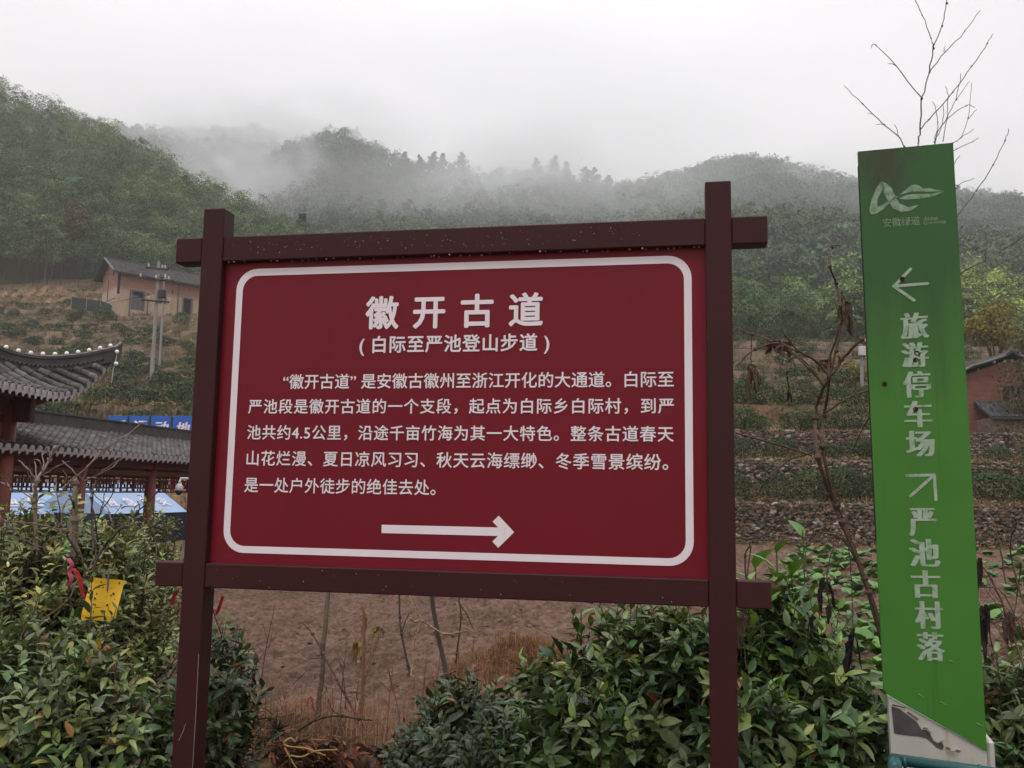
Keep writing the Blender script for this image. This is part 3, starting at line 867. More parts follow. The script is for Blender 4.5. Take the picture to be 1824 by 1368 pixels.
# ------------------------------------------------------------------ red information board
YAW = -0.1857
BO = Vector((-1.0979, 3.0772, 1.6))
def board():
    t = thing('information_board', 'crimson trail information board with white Chinese text in a dark maroon steel frame', 'information board', (BO.x, BO.y, 0), YAW)
    Z = 1.6; U = 1.8107; w_ = .08; D = .075
    v = dict(t1=.8703, t0=.7822, b1=-.2551, b0=-.3354)
    for u0, top in ((0, .974), (U - w_, .988)):
        b = MB(); b.box((u0, 0, -.3), (u0 + w_, D, Z + top), bev=.003); b.build('post', mat_frame, t)
    rnd.seed(5)
    for lo, hi, a, bb, nd in ((v['t0'], v['t1'], .1008, .1097, 1), (v['b0'], v['b1'], .103, .1008, 0)):
        b = MB()
        for u0, u1 in ((-a, -.001), (w_ + .001, U - w_ - .001), (U + .001, U + bb)):
            b.box((u0, .003, Z + lo), (u1, D - .004, Z + hi), bev=.003)
        r = b.build('rail', mat_frame, t)
        dmb = MB()
        # rain drops on the front face and hanging from the lower edge
        for k in range(120 if nd else 26):
            u = rnd.uniform(.1, U - .1)
            if nd:
                # clusters
                u = rnd.choice([.25, .42, .6, .78, .95, 1.1, 1.25, 1.42]) + rnd.gauss(0, .07)
                vv = Z + lo + (hi - lo) * rnd.uniform(.25, .85)
            else: vv = Z + lo + (hi - lo) * rnd.uniform(.1, .9)
            if not .09 < u < U - .09: continue
            dmb.ball((u, .002, vv), rnd.choice([.0006, .0007, .0009, .0013]), 6, 4)
        u = .1
        while u < U - .09:
            dmb.ball((u, rnd.uniform(.008, .04), Z + lo - .001), rnd.uniform(.002, .0042), 6, 4, (1, 1, 1.2))
            u += rnd.uniform(.008, .05)
        tag(dmb.build('water_drop', mat_drop, r, True), kind='stuff')
    sc_ = MB(); sc_.tube([(w_ - .004, -.0006, Z - .55), (w_ - .002, -.0006, Z - .75), (w_ - .004, -.0006, Z - 1.0)], .0007, .0005, 4); sc_.tube([(.022, -.0006, Z - .83), (.036, -.0006, Z - .80), (.043, -.0006, Z - .775)], .0009, .0005, 4); sc_.build('pale_mark', mat_tilecap, t)  # thin pale line along the post's right edge, short slanting one beside it
    P = MB(); y0 = .03
    P.box((w_ + .001, y0, Z + v['b1'] - .004), (U - w_ - .001, y0 + .012, Z + v['t0'] + .006))
    pan = P.build('panel', mat_panel, t)
    def fn(u, vv, lift=0): return (u, y0 - .0015 - lift, Z + vv)
    def rr(u0, v0, u1, v1, r, k=8):
        p = []
        for cx, cy_, a0 in ((u1 - r, v1 - r, 0), (u0 + r, v1 - r, 90), (u0 + r, v0 + r, 180), (u1 - r, v0 + r, 270)):
            for i in range(k + 1):
                a = RAD(a0 + 90 * i / k); p.append((cx + r * math.cos(a), cy_ + r * math.sin(a)))
        return p
    o_ = rr(.126, -.219, 1.687, .758, .075); i_ = rr(.150, -.196, 1.663, .733, .053)
    n_ = len(o_)
    flat('border_line', [[o_[i], o_[(i + 1) % n_], i_[(i + 1) % n_], i_[i]] for i in range(n_)], fn, mat_white, pan)
    def line(body, u0, u1, vc, h, nm, bold, parent=pan, shifts=(0,)):
        return letters(body, lambda x, y, lf: fn(u0 + x * (u1 - u0), vc - h / 2 + y * h, lf), mat_white, nm, parent, (u1 - u0) / h, bold, shifts)
    def BOLD(W2, h2, r): return [(0, 0)] + [(r * math.cos(k * math.pi / 4) / W2, r * math.sin(k * math.pi / 4) / h2) for k in range(8)]
    line('徽开古道', .606, 1.208, .5925, .109, 'heading', 0, shifts=BOLD(.602, .109, .0030))
    line('（ 白际至严池登山步道 ）'.replace('（', '(').replace('）', ')'), .587, 1.232, .4795, .066, 'subtitle', 0, shifts=BOLD(.645, .066, .0012))
    TB = lambda W2: [(0, 0), (.0007 / W2, 0), (-.0007 / W2, 0), (0, .012), (0, -.012)]
    line('“徽开古道” 是安徽古徽州至浙江开化的大通道。白际至', .317, 1.629, .3600, .0505, 'text_line', 0, shifts=TB(1.3))
    line('严池段是徽开古道的一个支段，起点为白际乡白际村，到严', .194, 1.629, .2750, .0505, 'text_line', 0, shifts=TB(1.3))
    line('池共约4.5公里，沿途千亩竹海为其一大特色。整条古道春天', .1945, 1.628, .1865, .0505, 'text_line', 0, shifts=TB(1.3))
    line('山花烂漫、夏日凉风习习、秋天云海缥缈、冬季雪景缤纷。', .1974, 1.6105, .0990, .0505, 'text_line', 0, shifts=TB(1.3))
    line('是一处户外徒步的绝佳去处。', .194, .864, .0090, .0505, 'text_line', 0, shifts=TB(1.3))
    c = -.128; h = .0135
    s_ = .0195
    tip = 1.1265
    ar = [[(.685, c - h), (tip - .03, c - h), (tip - .03, c + h), (.685, c + h)],
          [(tip, c), (tip - .051, c + .051), (tip - .051 - .0195, c + .051 - .0195), (tip - .039, c)],
          [(tip, c), (tip - .039, c), (tip - .051 - .0195, c - .051 + .0195), (tip - .051, c - .051)]]
    flat('arrow', ar, lambda u, vv: fn(u, vv, .0001 * (1 if u > 1.05 else 0)), mat_white, pan)
    # back braces of the panel
    return t
board()

# ------------------------------------------------------------------ green way sign
def waysign():
    yaw, ln, tl = -.2517, .0222, -.0532
    o = np.array([1.1758, 2.9675, 1.6 + 1.1791]); W_ = .30
    ex = np.array([math.cos(yaw), math.sin(yaw), 0]); n = np.array([-math.sin(yaw), math.cos(yaw), 0]); ez = np.array([0, 0, 1.0])
    e1 = math.cos(ln) * ex + math.sin(ln) * ez; e2 = -math.sin(ln) * ex + math.cos(ln) * ez
    e2 = math.cos(tl) * e2 + math.sin(tl) * n
    e3 = np.cross(e1, e2) * -1
    e3 = -np.cross(e1, e2)          # into the board, away from the reader
    H, H2 = 1.83, 1.9874
    base = o - 2.62 * e2 + W_ / 2 * e1
    t = thing('way_sign', 'tall leaning green way sign with worn white Chinese text and a peeling white foot', 'sign', tuple(o))
    R3 = Matrix(((e1[0], e3[0], e2[0], o[0]), (e1[1], e3[1], e2[1], o[1]), (e1[2], e3[2], e2[2], o[2]), (0, 0, 0, 1)))
    t.matrix_world = R3
    # local: x right, y into the board, z up ; top left corner is the origin
    def uv(px, py):
        v = _f + RT * ((px - 912) / FPX) + UP * ((684 - py) / FPX); v = np.array(v)
        q = o - np.array(EYE); s_ = (q @ e3) / (v @ e3)
        p = v * s_ - q
        return p @ e1, p @ e2
    b = MB()
    poly = [(0, 0), (0, -H + .02), (.02, -H), (W_, -H2), (W_, 0)]
    b.slab(poly, 0, .018, lambda u, v, d: (u, d, v))
    pan = b.build('panel', mat_green, t)
    def fl(u, v, lift=0): return (u, -.0012 - lift, v)
    # dark strip painted in for the shade on the panel's left side face
    e = MB(); e.slab([(-.002, -.05), (-.002, -H + .5), (-.0005, -H + .5), (-.0005, -.05)], .002, .016, lambda u, v, d: (u, d, v)); e.build('edge_shade', mat_dark, pan)
    chars = [('旅', 1602, 557, 1655, 603), ('游', 1604, 610, 1655, 654), ('停', 1607, 661, 1659, 708), ('车', 1609, 714, 1662, 761), ('场', 1612, 767, 1666, 813),
             ('严', 1617, 905, 1669, 955), ('池', 1618, 960, 1675, 1009), ('古', 1622, 1016, 1676, 1065), ('村', 1628, 1071, 1681, 1120), ('落', 1632, 1126, 1684, 1177)]
    for ch, x0, y0, x1, y1 in chars:
        u0, v1 = uv((x0 + x1) / 2, y0); _, v0 = uv((x0 + x1) / 2, y1)
        ua, _ = uv(x0, (y0 + y1) / 2); ub, _ = uv(x1, (y0 + y1) / 2)
        letters(ch, lambda x, y, lf: fl(ua + .006 + x * (ub - ua - .012), v0 + y * (v1 - v0), lf), mat_worn, 'character', pan, None, 0, (-.055, -.03, 0, .03, .055))
    def stroke(p, q, r):
        (ax, ay), (bx, by) = uv(*p), uv(*q)
        d = np.array([bx - ax, by - ay]); L = np.linalg.norm(d); d /= L; m_ = np.array([-d[1], d[0]])
        pts = []
        for c, s0 in (((bx, by), -90), ((ax, ay), 90)):
            for i in range(7):
                a = RAD(s0 + 180 * i / 6)
                pts.append(tuple(np.array(c) + r * (math.cos(a) * d + math.sin(a) * m_)))
        return pts
    def arrow(segs, nm):
        V = []; F = []
        for i, (p, q) in enumerate(segs):
            s_ = stroke(p, q, .0048)
            F.append(list(range(len(V), len(V) + len(s_)))); V += [fl(u, v, i * 3e-4) for u, v in s_]
        me = bpy.data.meshes.new(nm); me.from_pydata(V, [], F); me.materials.append(mat_worn); me.update()
        x = bpy.data.objects.new(nm, me); COL.objects.link(x); x.parent = pan
    arrow([((1592, 510), (1622, 479)), ((1592, 510), (1628, 535)), ((1592, 510), (1652, 505))], 'arrow')
    arrow([((1664, 846), (1615, 847)), ((1664, 846), (1667, 890)), ((1664, 846), (1621, 884))], 'arrow')
    Zc = lambda pts: [uv(1500 + x / 3.42, 240 + y / 3.42) for x, y in pts]
    logo = [
        [(238, 285), (205, 330), (178, 400), (165, 460), (178, 487), (215, 440), (214, 395), (245, 335), (262, 360), (250, 300)],
        [(178, 487), (215, 478), (255, 450), (300, 405), (345, 375), (325, 376), (285, 400), (240, 432), (215, 440)],
        [(238, 285), (270, 297), (300, 325), (318, 360), (332, 385), (300, 412), (285, 410), (262, 372), (245, 335)],
        [(285, 412), (328, 388), (352, 420), (400, 440), (470, 427), (420, 462), (360, 470), (310, 450)],
        [(345, 372), (385, 338), (420, 308), (445, 303), (470, 312), (492, 328), (530, 326), (618, 344), (540, 347), (430, 346), (385, 356)],
        [(345, 390), (390, 368), (440, 362), (540, 360), (620, 346), (560, 374), (490, 388), (400, 396)],
    ]
    flat('logo', [Zc(p) for p in logo], lambda u, v: fl(u, v), mat_worn2, pan)
    def small(body, x0, y0, x1, y1, nm):
        u0, v1 = uv(x0, y0); u1, v0 = uv(x1, y1)
        v1 = uv(x0, y0)[1]; v0 = uv(x0, y1)[1]
        letters(body, lambda x, y, lf: fl(u0 + x * (u1 - u0), v0 + y * (v1 - v0) + x * (uv(x1, y1)[1] - v0) * .0, lf), mat_worn2, nm, pan, None, .0)
    small('安徽绿道', 1572.5, 389.5, 1639, 405.5, 'caption')
    small('Anhui', 1645, 386, 1670, 393.5, 'caption')
    small('Greenway', 1645, 393.8, 1686, 402.5, 'caption')
    for (px, py) in ((1607, 497), (1633, 629), (1631, 641), (1631, 729), (1575.5, 684)):
        u, v = uv(px, py)
        h = MB(); h.lathe([(.0001, 0), (.0055, 0), (.0055, .002), (.008, .0015), (.0085, 0)], (0, 0, 0), 10)
        hv = h.v[0]; h.v = [np.stack([hv[:, 0] + u, -hv[:, 2] - .0016, hv[:, 1] + v], 1)]
        h.build('screw_hole', mat_rust, pan)
    # curled paint scratches low on the panel
    for (px, py, L) in ((1640, 1238, .016), (1680, 1252, .02), (1745, 1290, .02), (1696, 1178, .02)):
        u, v = uv(px, py)
        s_ = MB(); s_.tube([(u - L / 2, -.002, v + .004), (u, -.004, v), (u + L / 2, -.002, v - .006)], .0012, .0005, 5); s_.build('pale_mark', mat_worn2, pan)
    # foot
    bx = MB()
    bx.slab([(.014, -H - .004), (.014, -2.95), (W_ + .0, -2.95), (W_ + .0, -H2 - .003)], .006, .04, lambda u, v, d: (u, d, v))
    ft = bx.build('foot', mat_base, t)
    s2 = MB(); s2.box((W_ + .003, .01, -2.95), (W_ + .026, .12, -H2 + .03), bev=.008); s2.build('side_plate', mat_base, ft)
    K = lambda x, y: uv(1500 + x / 2.923, 900 + y / 2.923)
    patch = [(257, 1048), (300, 1062), (340, 1092), (390, 1130), (415, 1170), (440, 1172), (458, 1190), (478, 1228), (500, 1240), (522, 1235), (531, 1262), (522, 1277), (490, 1262), (470, 1240), (440, 1216), (400, 1206), (340, 1200), (300, 1196), (272, 1190)]
    flat('bare_patch', [[K(*p) for p in patch]], lambda u, v: (u, .0045, v), mat_peel, ft)
    fk = MB()
    ed = [(335, 1085), (392, 1126), (418, 1166), (442, 1168), (462, 1188), (482, 1224), (504, 1236), (526, 1232), (536, 1268), (560, 1282), (585, 1285), (610, 1292)]
    for i in range(len(ed) - 1):
        (u0, v0), (u1, v1) = K(*ed[i]), K(*ed[i + 1])
        if rnd.random() < .2: continue
        w2 = rnd.uniform(.002, .011)
        fk.add([(u0, .005, v0), (u1, .005, v1), (u1 + w2 * .5, -.004 - rnd.random() * .004, v1 + w2), (u0 + w2 * .5, -.004 - rnd.random() * .004, v0 + w2)], [[0, 1, 2, 3]])
    fk.build('paint_flake', mat_flake, ft)
    rl = MB()
    (u0, v0), (u1, v1) = K(262, 1040), K(330, 1056)
    rl.tube([(u0, 0.002, v0), ((u0 + u1) / 2, -.001, (v0 + v1) / 2 + .001), (u1, .002, v1)], .0022, .0012, 6); rl.build('rust_edge', mat_rust, ft)
waysign()

# ------------------------------------------------------------------ teal wheelie bin at the lower right
def bin_():
    c = at(1785, 1420, 2.35)
    t = thing('waste_bin', 'teal plastic waste bin with a tubular handle standing in front of the green sign', 'bin', (c.x, c.y, 0), -.42)
    h = at(1590, 1371, 2.35).z
    b = MB()
    b.lathe([(.001, .06)], n=4) if False else None
    wb, wt = .20, .27; zt = h - .075
    V = []
    for z, s_ in ((.08, .72), (zt - .05, .98), (zt, 1.0)):
        for sx, sy in ((-1, -1), (1, -1), (1, 1), (-1, 1)): V.append((sx * .28 * s_, sy * .26 * s_ - .27, z))
    q = [[i * 4 + j, i * 4 + (j + 1) % 4, (i + 1) * 4 + (j + 1) % 4, (i + 1) * 4 + j] for i in range(2) for j in range(4)] + [[3, 2, 1, 0], [8, 9, 10, 11]]
    b.add(V, q); b.build('body', mat_teal, t)
    l_ = MB(); l_.box((-.295, -.55, zt + .003), (.295, -.02, zt + .03), bev=.012)
    l_.box((-.2, -.5, zt + .028), (.2, -.1, zt + .045), bev=.012)
    lid = l_.build('lid', mat_teal, t)
    letters('环保', lambda x, y, lf: (-.10 + .12 * x, -.14 + .05 * y, zt + .0475 + lf), mat_white, 'lid_print', lid)
    hd = MB(); zh = h - .012
    hd.tube([(-.24, .02, zh + .004), (.0, .02, zh), (.30, .02, zh - .004)], .0145, .0145, 14)
    for u in (-.225, -.05, .13): hd.tube([(u, .02, zh + .003 * -u), (u + .008, .02, zh + .003 * -u)], .0172, .0172, 14)
    for u in (-.245, .285): hd.box((u - .017, -.05, zt - .05), (u + .017, .038, zh + .017), bev=.01)
    hd.build('handle', mat_teal, t, True)
    tr = MB(); tr.tube([(-.26, .0, zt + .02), (-.32, -.05, zt + .03), (-.40, -.12, zt + .034), (-.46, -.22, zt + .02)], .011, .009, 8); tr.build('side_rim', mat_teal, t, True)
    for u in (-.23, .23):
        wv = MB(); wv.tube([(u - .025, -.03, .10), (u + .025, -.03, .10)], .10, .10, 20); wv.build('wheel', mat_black, t)
bin_()
# ------------------------------------------------------------------ mud-brick house on the left slope
def tiles_plane(mb, o, e, s_, L, S, pitch, r, ring, colr=(.05, .048, .05), n=5):
    """rows of half-round tiles: o corner, e along the eave (unit), s_ up the slope (unit)"""
    o, e, s_ = map(lambda v: np.asarray(v, float), (o, e, s_)); nn = np.cross(e, s_); nn /= np.linalg.norm(nn)
    if nn[2] < 0: nn = -nn
    k = int(L / pitch); rings = max(2, int(S / ring))
    an = np.linspace(0, np.pi, n)
    for i in range(k):
        c0 = o + e * (i + .5) * pitch
        V = []
        for j in range(rings):
            for f, rr_ in ((0, 1.0), (.96, .80)):
                p = c0 + s_ * (j + f) * S / rings
                V += [p + e * math.cos(a) * r * rr_ + nn * math.sin(a) * r * rr_ for a in an]
        q = []
        for j in range(rings * 2 - 1):
            for m_ in range(n - 1):
                q.append([j * n + m_, j * n + m_ + 1, (j + 1) * n + m_ + 1, (j + 1) * n + m_])
        tone = np.repeat(rng.uniform(.55, 1.5, (rings, 1)), 2 * n, 0)
        mb.cc = np.asarray(colr)[None, :] * tone
        mb.add(V, q)
    mb.cc = (1, 1, 1)

def mud_house():
    c = at(207, 549, 112)
    rz = RAD(43)
    t = thing('farmhouse', 'old mud house with terracotta and cream walls and grey roof on the left slope', 'house', tuple(c), rz)
    L, D, H = 17.0, 5.6, 5.0
    # local x along the front wall, y to the back; the gable end is at x=0
    b = MB()
    op = [(1.95, 0.15, 3.35, 2.55), (5.3, 1.45, 6.2, 2.75), (8.55, .0, 9.75, 2.7), (12.8, 1.4, 13.7, 2.6)]
    xs = sorted({0, L, *[o[0] for o in op], *[o[2] for o in op]}); zs = sorted({-2.2, H, *[o[1] for o in op], *[o[3] for o in op]})
    for i in range(len(xs) - 1):
        for j in range(len(zs) - 1):
            cx, cz = (xs[i] + xs[i + 1]) / 2, (zs[j] + zs[j + 1]) / 2
            if any(o[0] < cx < o[2] and o[1] < cz < o[3] for o in op): continue
            b.add([(xs[i], 0, zs[j]), (xs[i + 1], 0, zs[j]), (xs[i + 1], 0, zs[j + 1]), (xs[i], 0, zs[j + 1])], [[0, 1, 2, 3]])
            b.add([(xs[i], .4, zs[j]), (xs[i + 1], .4, zs[j]), (xs[i + 1], .4, zs[j + 1]), (xs[i], .4, zs[j + 1])], [[3, 2, 1, 0]])
    for o in op:
        b.add([(o[0], 0, o[1]), (o[0], .4, o[1]), (o[0], .4, o[3]), (o[0], 0, o[3])], [[0, 1, 2, 3]])
        b.add([(o[2], 0, o[1]), (o[2], .4, o[1]), (o[2], .4, o[3]), (o[2], 0, o[3])], [[3, 2, 1, 0]])
        b.add([(o[0], 0, o[3]), (o[2], 0, o[3]), (o[2], .4, o[3]), (o[0], .4, o[3])], [[3, 2, 1, 0]])
    pk = 1.75
    for x in (0, L):
        b.add([(x, 0, -2.2), (x, D, -2.2), (x, D, H), (x, D / 2, H + pk), (x, 0, H)], None, [[0, 2, 1], [0, 4, 2], [4, 3, 2]])
    b.add([(0, D, -2.2), (L, D, -2.2), (L, D, H), (0, D, H)], [[0, 1, 2, 3]])
    wall = b.build('wall', mat_mud, t)
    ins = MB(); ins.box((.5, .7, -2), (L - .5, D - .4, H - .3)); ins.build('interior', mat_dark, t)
    r = MB()
    sl = math.hypot(D / 2 + .9, pk + .55)
    up = np.array([0, (D / 2 + .9), (pk + .55)]) / sl
    up2 = np.array([0, -(D / 2 + .9), (pk + .55)]) / sl
    for yb, u_, sgn in ((-.9, up, 1), (D + .9, up2, -1)):
        o = np.array([-.9, yb, H - .45]); ln = L + 1.8
        r.cc = (.03, .028, .028)
        V = [o, o + [ln, 0, 0], o + [ln, 0, 0] + u_ * sl, o + u_ * sl]; V2 = [v - np.array([0, 0, .14]) for v in V]
        r.add(V + V2, [[0, 1, 2, 3], [7, 6, 5, 4], [0, 4, 5, 1], [1, 5, 6, 2], [3, 7, 4, 0]])
        tiles_plane(r, o + u_ * .0, (1, 0, 0), u_, ln, sl, .42, .12, .9, (.036, .033, .033), 4)
    rf = r.build('roof', mat_tile, t, colors=True)
    rd = MB(); rd.box((-.95, D / 2 - .16, H + pk + .06), (L + .9, D / 2 + .16, H + pk + .26)); rd.build('ridge', mat_ridge, rf)
    for sg, yb in ((1, -.9), (-1, D + .9)):
        vb = MB(); vb.tube([(-.93, yb, H - .36), (-.93, D / 2, H + pk + .12)], .12, .12, 6); vb.build('verge', mat_greystone if sg > 0 else mat_ridge, rf)
    for o, nm in zip(op, ('door', 'window', 'door', 'window')):
        f = MB(); w_ = .16 if nm == 'door' else .07
        mt_ = mat_greystone if o[0] > 8 and nm == 'door' else mat_wood
        f.box((o[0] - w_, -.06, o[1]), (o[0] + .02, .1, o[3])); f.box((o[2] - .02, -.06, o[1]), (o[2] + w_, .1, o[3])); f.box((o[0] - w_, -.063, o[3] - .02), (o[2] + w_, .1, o[3] + w_ * 1.3))
        d_ = MB()
        if nm == 'window': d_.box((o[0] + .02, .2, o[1]), (o[2] - .02, .24, o[3] - .02)); dd = d_.build('window', mat_wood, t); f.build('frame', mat_wood, dd)
        elif o[0] < 5:
            d_.box((o[0] + .02, .15, o[1]), ((o[0] + o[2]) / 2 - .01, .2, o[3] - .5)); d_.box(((o[0] + o[2]) / 2 + .01, .17, o[1]), (o[2] - .02, .22, o[3] - .7)); dd = d_.build('door', mat_wood, t); f.build('frame', mat_wood, dd)
        else:
            d_.box((o[0] + .02, .5, o[1]), (o[0] + .08, 1.2, o[3] - .1)); dd = d_.build('door', mat_wood, t); f.build('frame', mat_greystone, dd)
            st = MB(); st.tube([(o[0] + .1, .1, 1.1), (o[0] + .7, .05, .2)], .04, .04, 5); st.build('plank', mat_wood, dd)
    # cracks, timber posts and small openings in the gable
    ck = MB(); ck.box((-.02, -.012, 1.9), (.28, .1, 5.1)); ck.build('corner_crack', mat_dark, t)
    ck = MB(); ck.box((-.012, 1.6, 4.5), (.05, 2.1, 5.4)); ck.build('gable_window', mat_dark, t)
    ck = MB(); ck.box((-.012, 3.3, 1.6), (.05, 3.6, 4.3)); ck.build('gable_crack', mat_dark, t)
    ck = MB(); ck.box((-.015, .5, 1.3), (.05, 4.2, 1.52)); ck.build('gable_ledge', mat_greystone, t)
    for x in (7.75, 1.55, 3.8): 
        p = MB(); p.box((x, -.16, -1.2), (x + .13, -.03, H - .5 if x > 5 else 2.7)); p.build('timber_post', mat_wood, t)
    sl_ = MB(); sl_.box((6.95, -.012, 3.0), (7.1, .05, 3.6)); sl_.build('wall_slit', mat_dark, t)
mud_house()
# shade-net fence beside the house
def net_fence():
    P = [at(px, py, d) for px, py, d in ((128, 530, 112), (155, 534, 112), (180, 537, 112), (200, 545, 111.6))]
    t = thing('net_fence', 'low dark shade-net fence left of the mud house', 'fence', tuple(P[0]))
    o = np.array(P[0]); b = MB()
    V = []
    for p in P: V += [np.array(p) - o + [0, 0, .1], np.array(p) - o + [0, 0, -1.4]]
    V2 = [v + [0, .03, 0] for v in V]
    q = [[2 * i, 2 * i + 1, 2 * i + 3, 2 * i + 2] for i in range(3)] + [[8 + 2 * i + 2, 8 + 2 * i + 3, 8 + 2 * i + 1, 8 + 2 * i] for i in range(3)]
    b.add(V + V2, q); b.build('net', mat_net, t)
    for p in P:
        s_ = MB(); v = np.array(p) - o; s_.tube([v + [0, -.06, -2], v + [0, -.06, .35]], .05, .04, 5); s_.build('post', mat_cement, t)
net_fence()

# ------------------------------------------------------------------ brick house on the right
def brick_house():
    d = 46
    c = at(1803, 800, d)
    t = thing('farmhouse', 'red earth-brick house with a curved gable and a tiled lean-to at the right edge', 'house', tuple(c), RAD(-6))
    hw = 2.55; H = 3.55; pk = at(1803, 640, d).z - c.z
    H = at(1722, 668, d).z - c.z
    b = MB()
    op = (-.35, 2.55, .55, 3.25)
    xs = [-2.25, op[0], op[2], 2.6]; zs = [-1, op[1], op[3], H]
    for i in range(3):
        for j in range(3):
            if i == 1 and j == 1: continue
            b.add([(xs[i], 0, zs[j]), (xs[i + 1], 0, zs[j]), (xs[i + 1], 0, zs[j + 1]), (xs[i], 0, zs[j + 1])], [[0, 1, 2, 3]])
    b.add([(-2.25, 0, H), (2.6, 0, H), (.1, 0, pk)], None, [[0, 1, 2]])
    b.add([(op[0], 0, op[1]), (op[0], .5, op[1]), (op[0], .5, op[3]), (op[0], 0, op[3])], [[0, 1, 2, 3]])
    b.add([(op[0], .5, op[1]), (op[2], .5, op[1]), (op[2], .5, op[3]), (op[0], .5, op[3])], [[0, 1, 2, 3]])
    for x in (-2.25, 2.6): b.add([(x, 0, -1), (x, 9, -1), (x, 9, H), (x, 0, H)], [[0, 1, 2, 3]])
    b.build('wall', mat_brick, t)
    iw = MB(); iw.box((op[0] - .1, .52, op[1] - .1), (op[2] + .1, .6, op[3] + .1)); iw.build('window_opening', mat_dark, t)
    r = MB()
    # curved roof: polyline profile from the left eave over the top to the right eave
    prof = [(-2.75, H - .12), (-1.9, H + .42 * (pk - H)), (-.9, H + .78 * (pk - H)), (-.25, pk + .05), (.1, pk + .3), (.45, pk + .05), (1.2, H + .74 * (pk - H)), (2.2, H + .42 * (pk - H)), (3.1, H - .1)]
    V = []
    for y in (-.35, 9.2): V += [(x, y, z + .16) for x, z in prof] + [(x, y, z) for x, z in prof]
    n = len(prof); q = []
    for i in range(n - 1):
        q += [[i, i + 1, 2 * n + i + 1, 2 * n + i], [n + i + 1, n + i, 3 * n + i, 3 * n + i + 1], [i + 1, i, n + i, n + i + 1]]
    r.cc = (.035, .035, .037); r.add(V, q)
    rf = r.build('roof', mat_tile, t, colors=True)
    vb = MB(); vb.tube([(x, -.38, z + .1) for x, z in prof[:4]], .06, .06, 5); vb.tube([(x, -.38, z + .1) for x, z in prof[5:]], .06, .06, 5); vb.build('verge', mat_greystone, rf)
    # lean-to in front
    l = MB(); z1 = at(1745, 714, d).z - c.z; z0 = at(1770, 748, d).z - c.z
    x0 = (at(1728, 714, d) - c).x; x1 = 1.6
    u_ = np.array([0, 2.0, z1 - z0]); S = np.linalg.norm(u_); u_ = u_ / S
    l.cc = (.03, .03, .032); o = np.array([x0 + .25, -2.05, z0])
    V = [o, o + [x1 - x0, 0, 0], o + [x1 - x0, 0, 0] + u_ * S, o + u_ * S]; l.add(V + [v - np.array([0, 0, .12]) for v in V], [[0, 1, 2, 3], [7, 6, 5, 4], [0, 4, 5, 1], [1, 5, 6, 2], [3, 7, 4, 0]])
    tiles_plane(l, o, (1, 0, 0), u_, x1 - x0, S, .17, .055, .3, (.06, .06, .07), 4)
    l.build('lean_to_roof', mat_tile, t, colors=True)
    m_ = MB(); m_.box((x0 + .35, -1.8, -1), (x1 - .1, -.02, z0 - .02)); lw = m_.build('lean_to_wall', mat_rubble, t)
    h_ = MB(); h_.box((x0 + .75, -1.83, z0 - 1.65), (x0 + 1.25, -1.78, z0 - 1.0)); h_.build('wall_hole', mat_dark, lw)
    return c
BH = brick_house()
def shed():
    p = at(1740, 806, 43)
    t = thing('shed', 'small collapsed dark shed with pale bamboo poles below the brick house', 'shed', tuple(p))
    b = MB(); b.cc = (.03, .028, .026)
    b.add([(-.9, 0, .55), (.9, -.3, -.25), (.95, .9, -.1), (-.8, 1.1, .8), (-.9, 0, .49), (.9, -.3, -.31), (.95, .9, -.16), (-.8, 1.1, .74)], [[0, 1, 2, 3], [7, 6, 5, 4], [0, 4, 5, 1], [1, 5, 6, 2]])
    b.build('roof', mat_tile, t, colors=True)
    w_ = MB(); w_.box((-.8, .15, -.9), (.3, .9, .1)); w_.build('wall', mat_brick, t)
    for a, z in ((-.3, .45), (.3, .15), (.55, .3)):
        s_ = MB(); s_.tube([(a - .3, -.2, z + .25), (a + 1.1, -.4, z - .65)], .035, .03, 5); s_.build('pole', mat_tilecap, t)
shed()

# ------------------------------------------------------------------ dry-stone terrace walls on the right
def ico():
    t = (1 + 5 ** .5) / 2
    v = np.array([(-1, t, 0), (1, t, 0), (-1, -t, 0), (1, -t, 0), (0, -1, t), (0, 1, t), (0, -1, -t), (0, 1, -t), (t, 0, -1), (t, 0, 1), (-t, 0, -1), (-t, 0, 1)], float); v /= np.linalg.norm(v[0])
    f = [(0, 11, 5), (0, 5, 1), (0, 1, 7), (0, 7, 10), (0, 10, 11), (1, 5, 9), (5, 11, 4), (11, 10, 2), (10, 7, 6), (7, 1, 8), (3, 9, 4), (3, 4, 2), (3, 2, 6), (3, 6, 8), (3, 8, 9), (4, 9, 5), (2, 4, 11), (6, 2, 10), (8, 6, 7), (9, 8, 1)]
    vv = list(v); e = {}; ff = []
    def mid(a, b):
        k = (min(a, b), max(a, b))
        if k not in e:
            m_ = vv[a] + vv[b]; vv.append(m_ / np.linalg.norm(m_)); e[k] = len(vv) - 1
        return e[k]
    for a, b, c in f:
        x, y, z = mid(a, b), mid(b, c), mid(c, a); ff += [(a, x, z), (b, y, x), (c, z, y), (x, y, z)]
    return np.array(vv), np.array(ff)
ICO = ico()
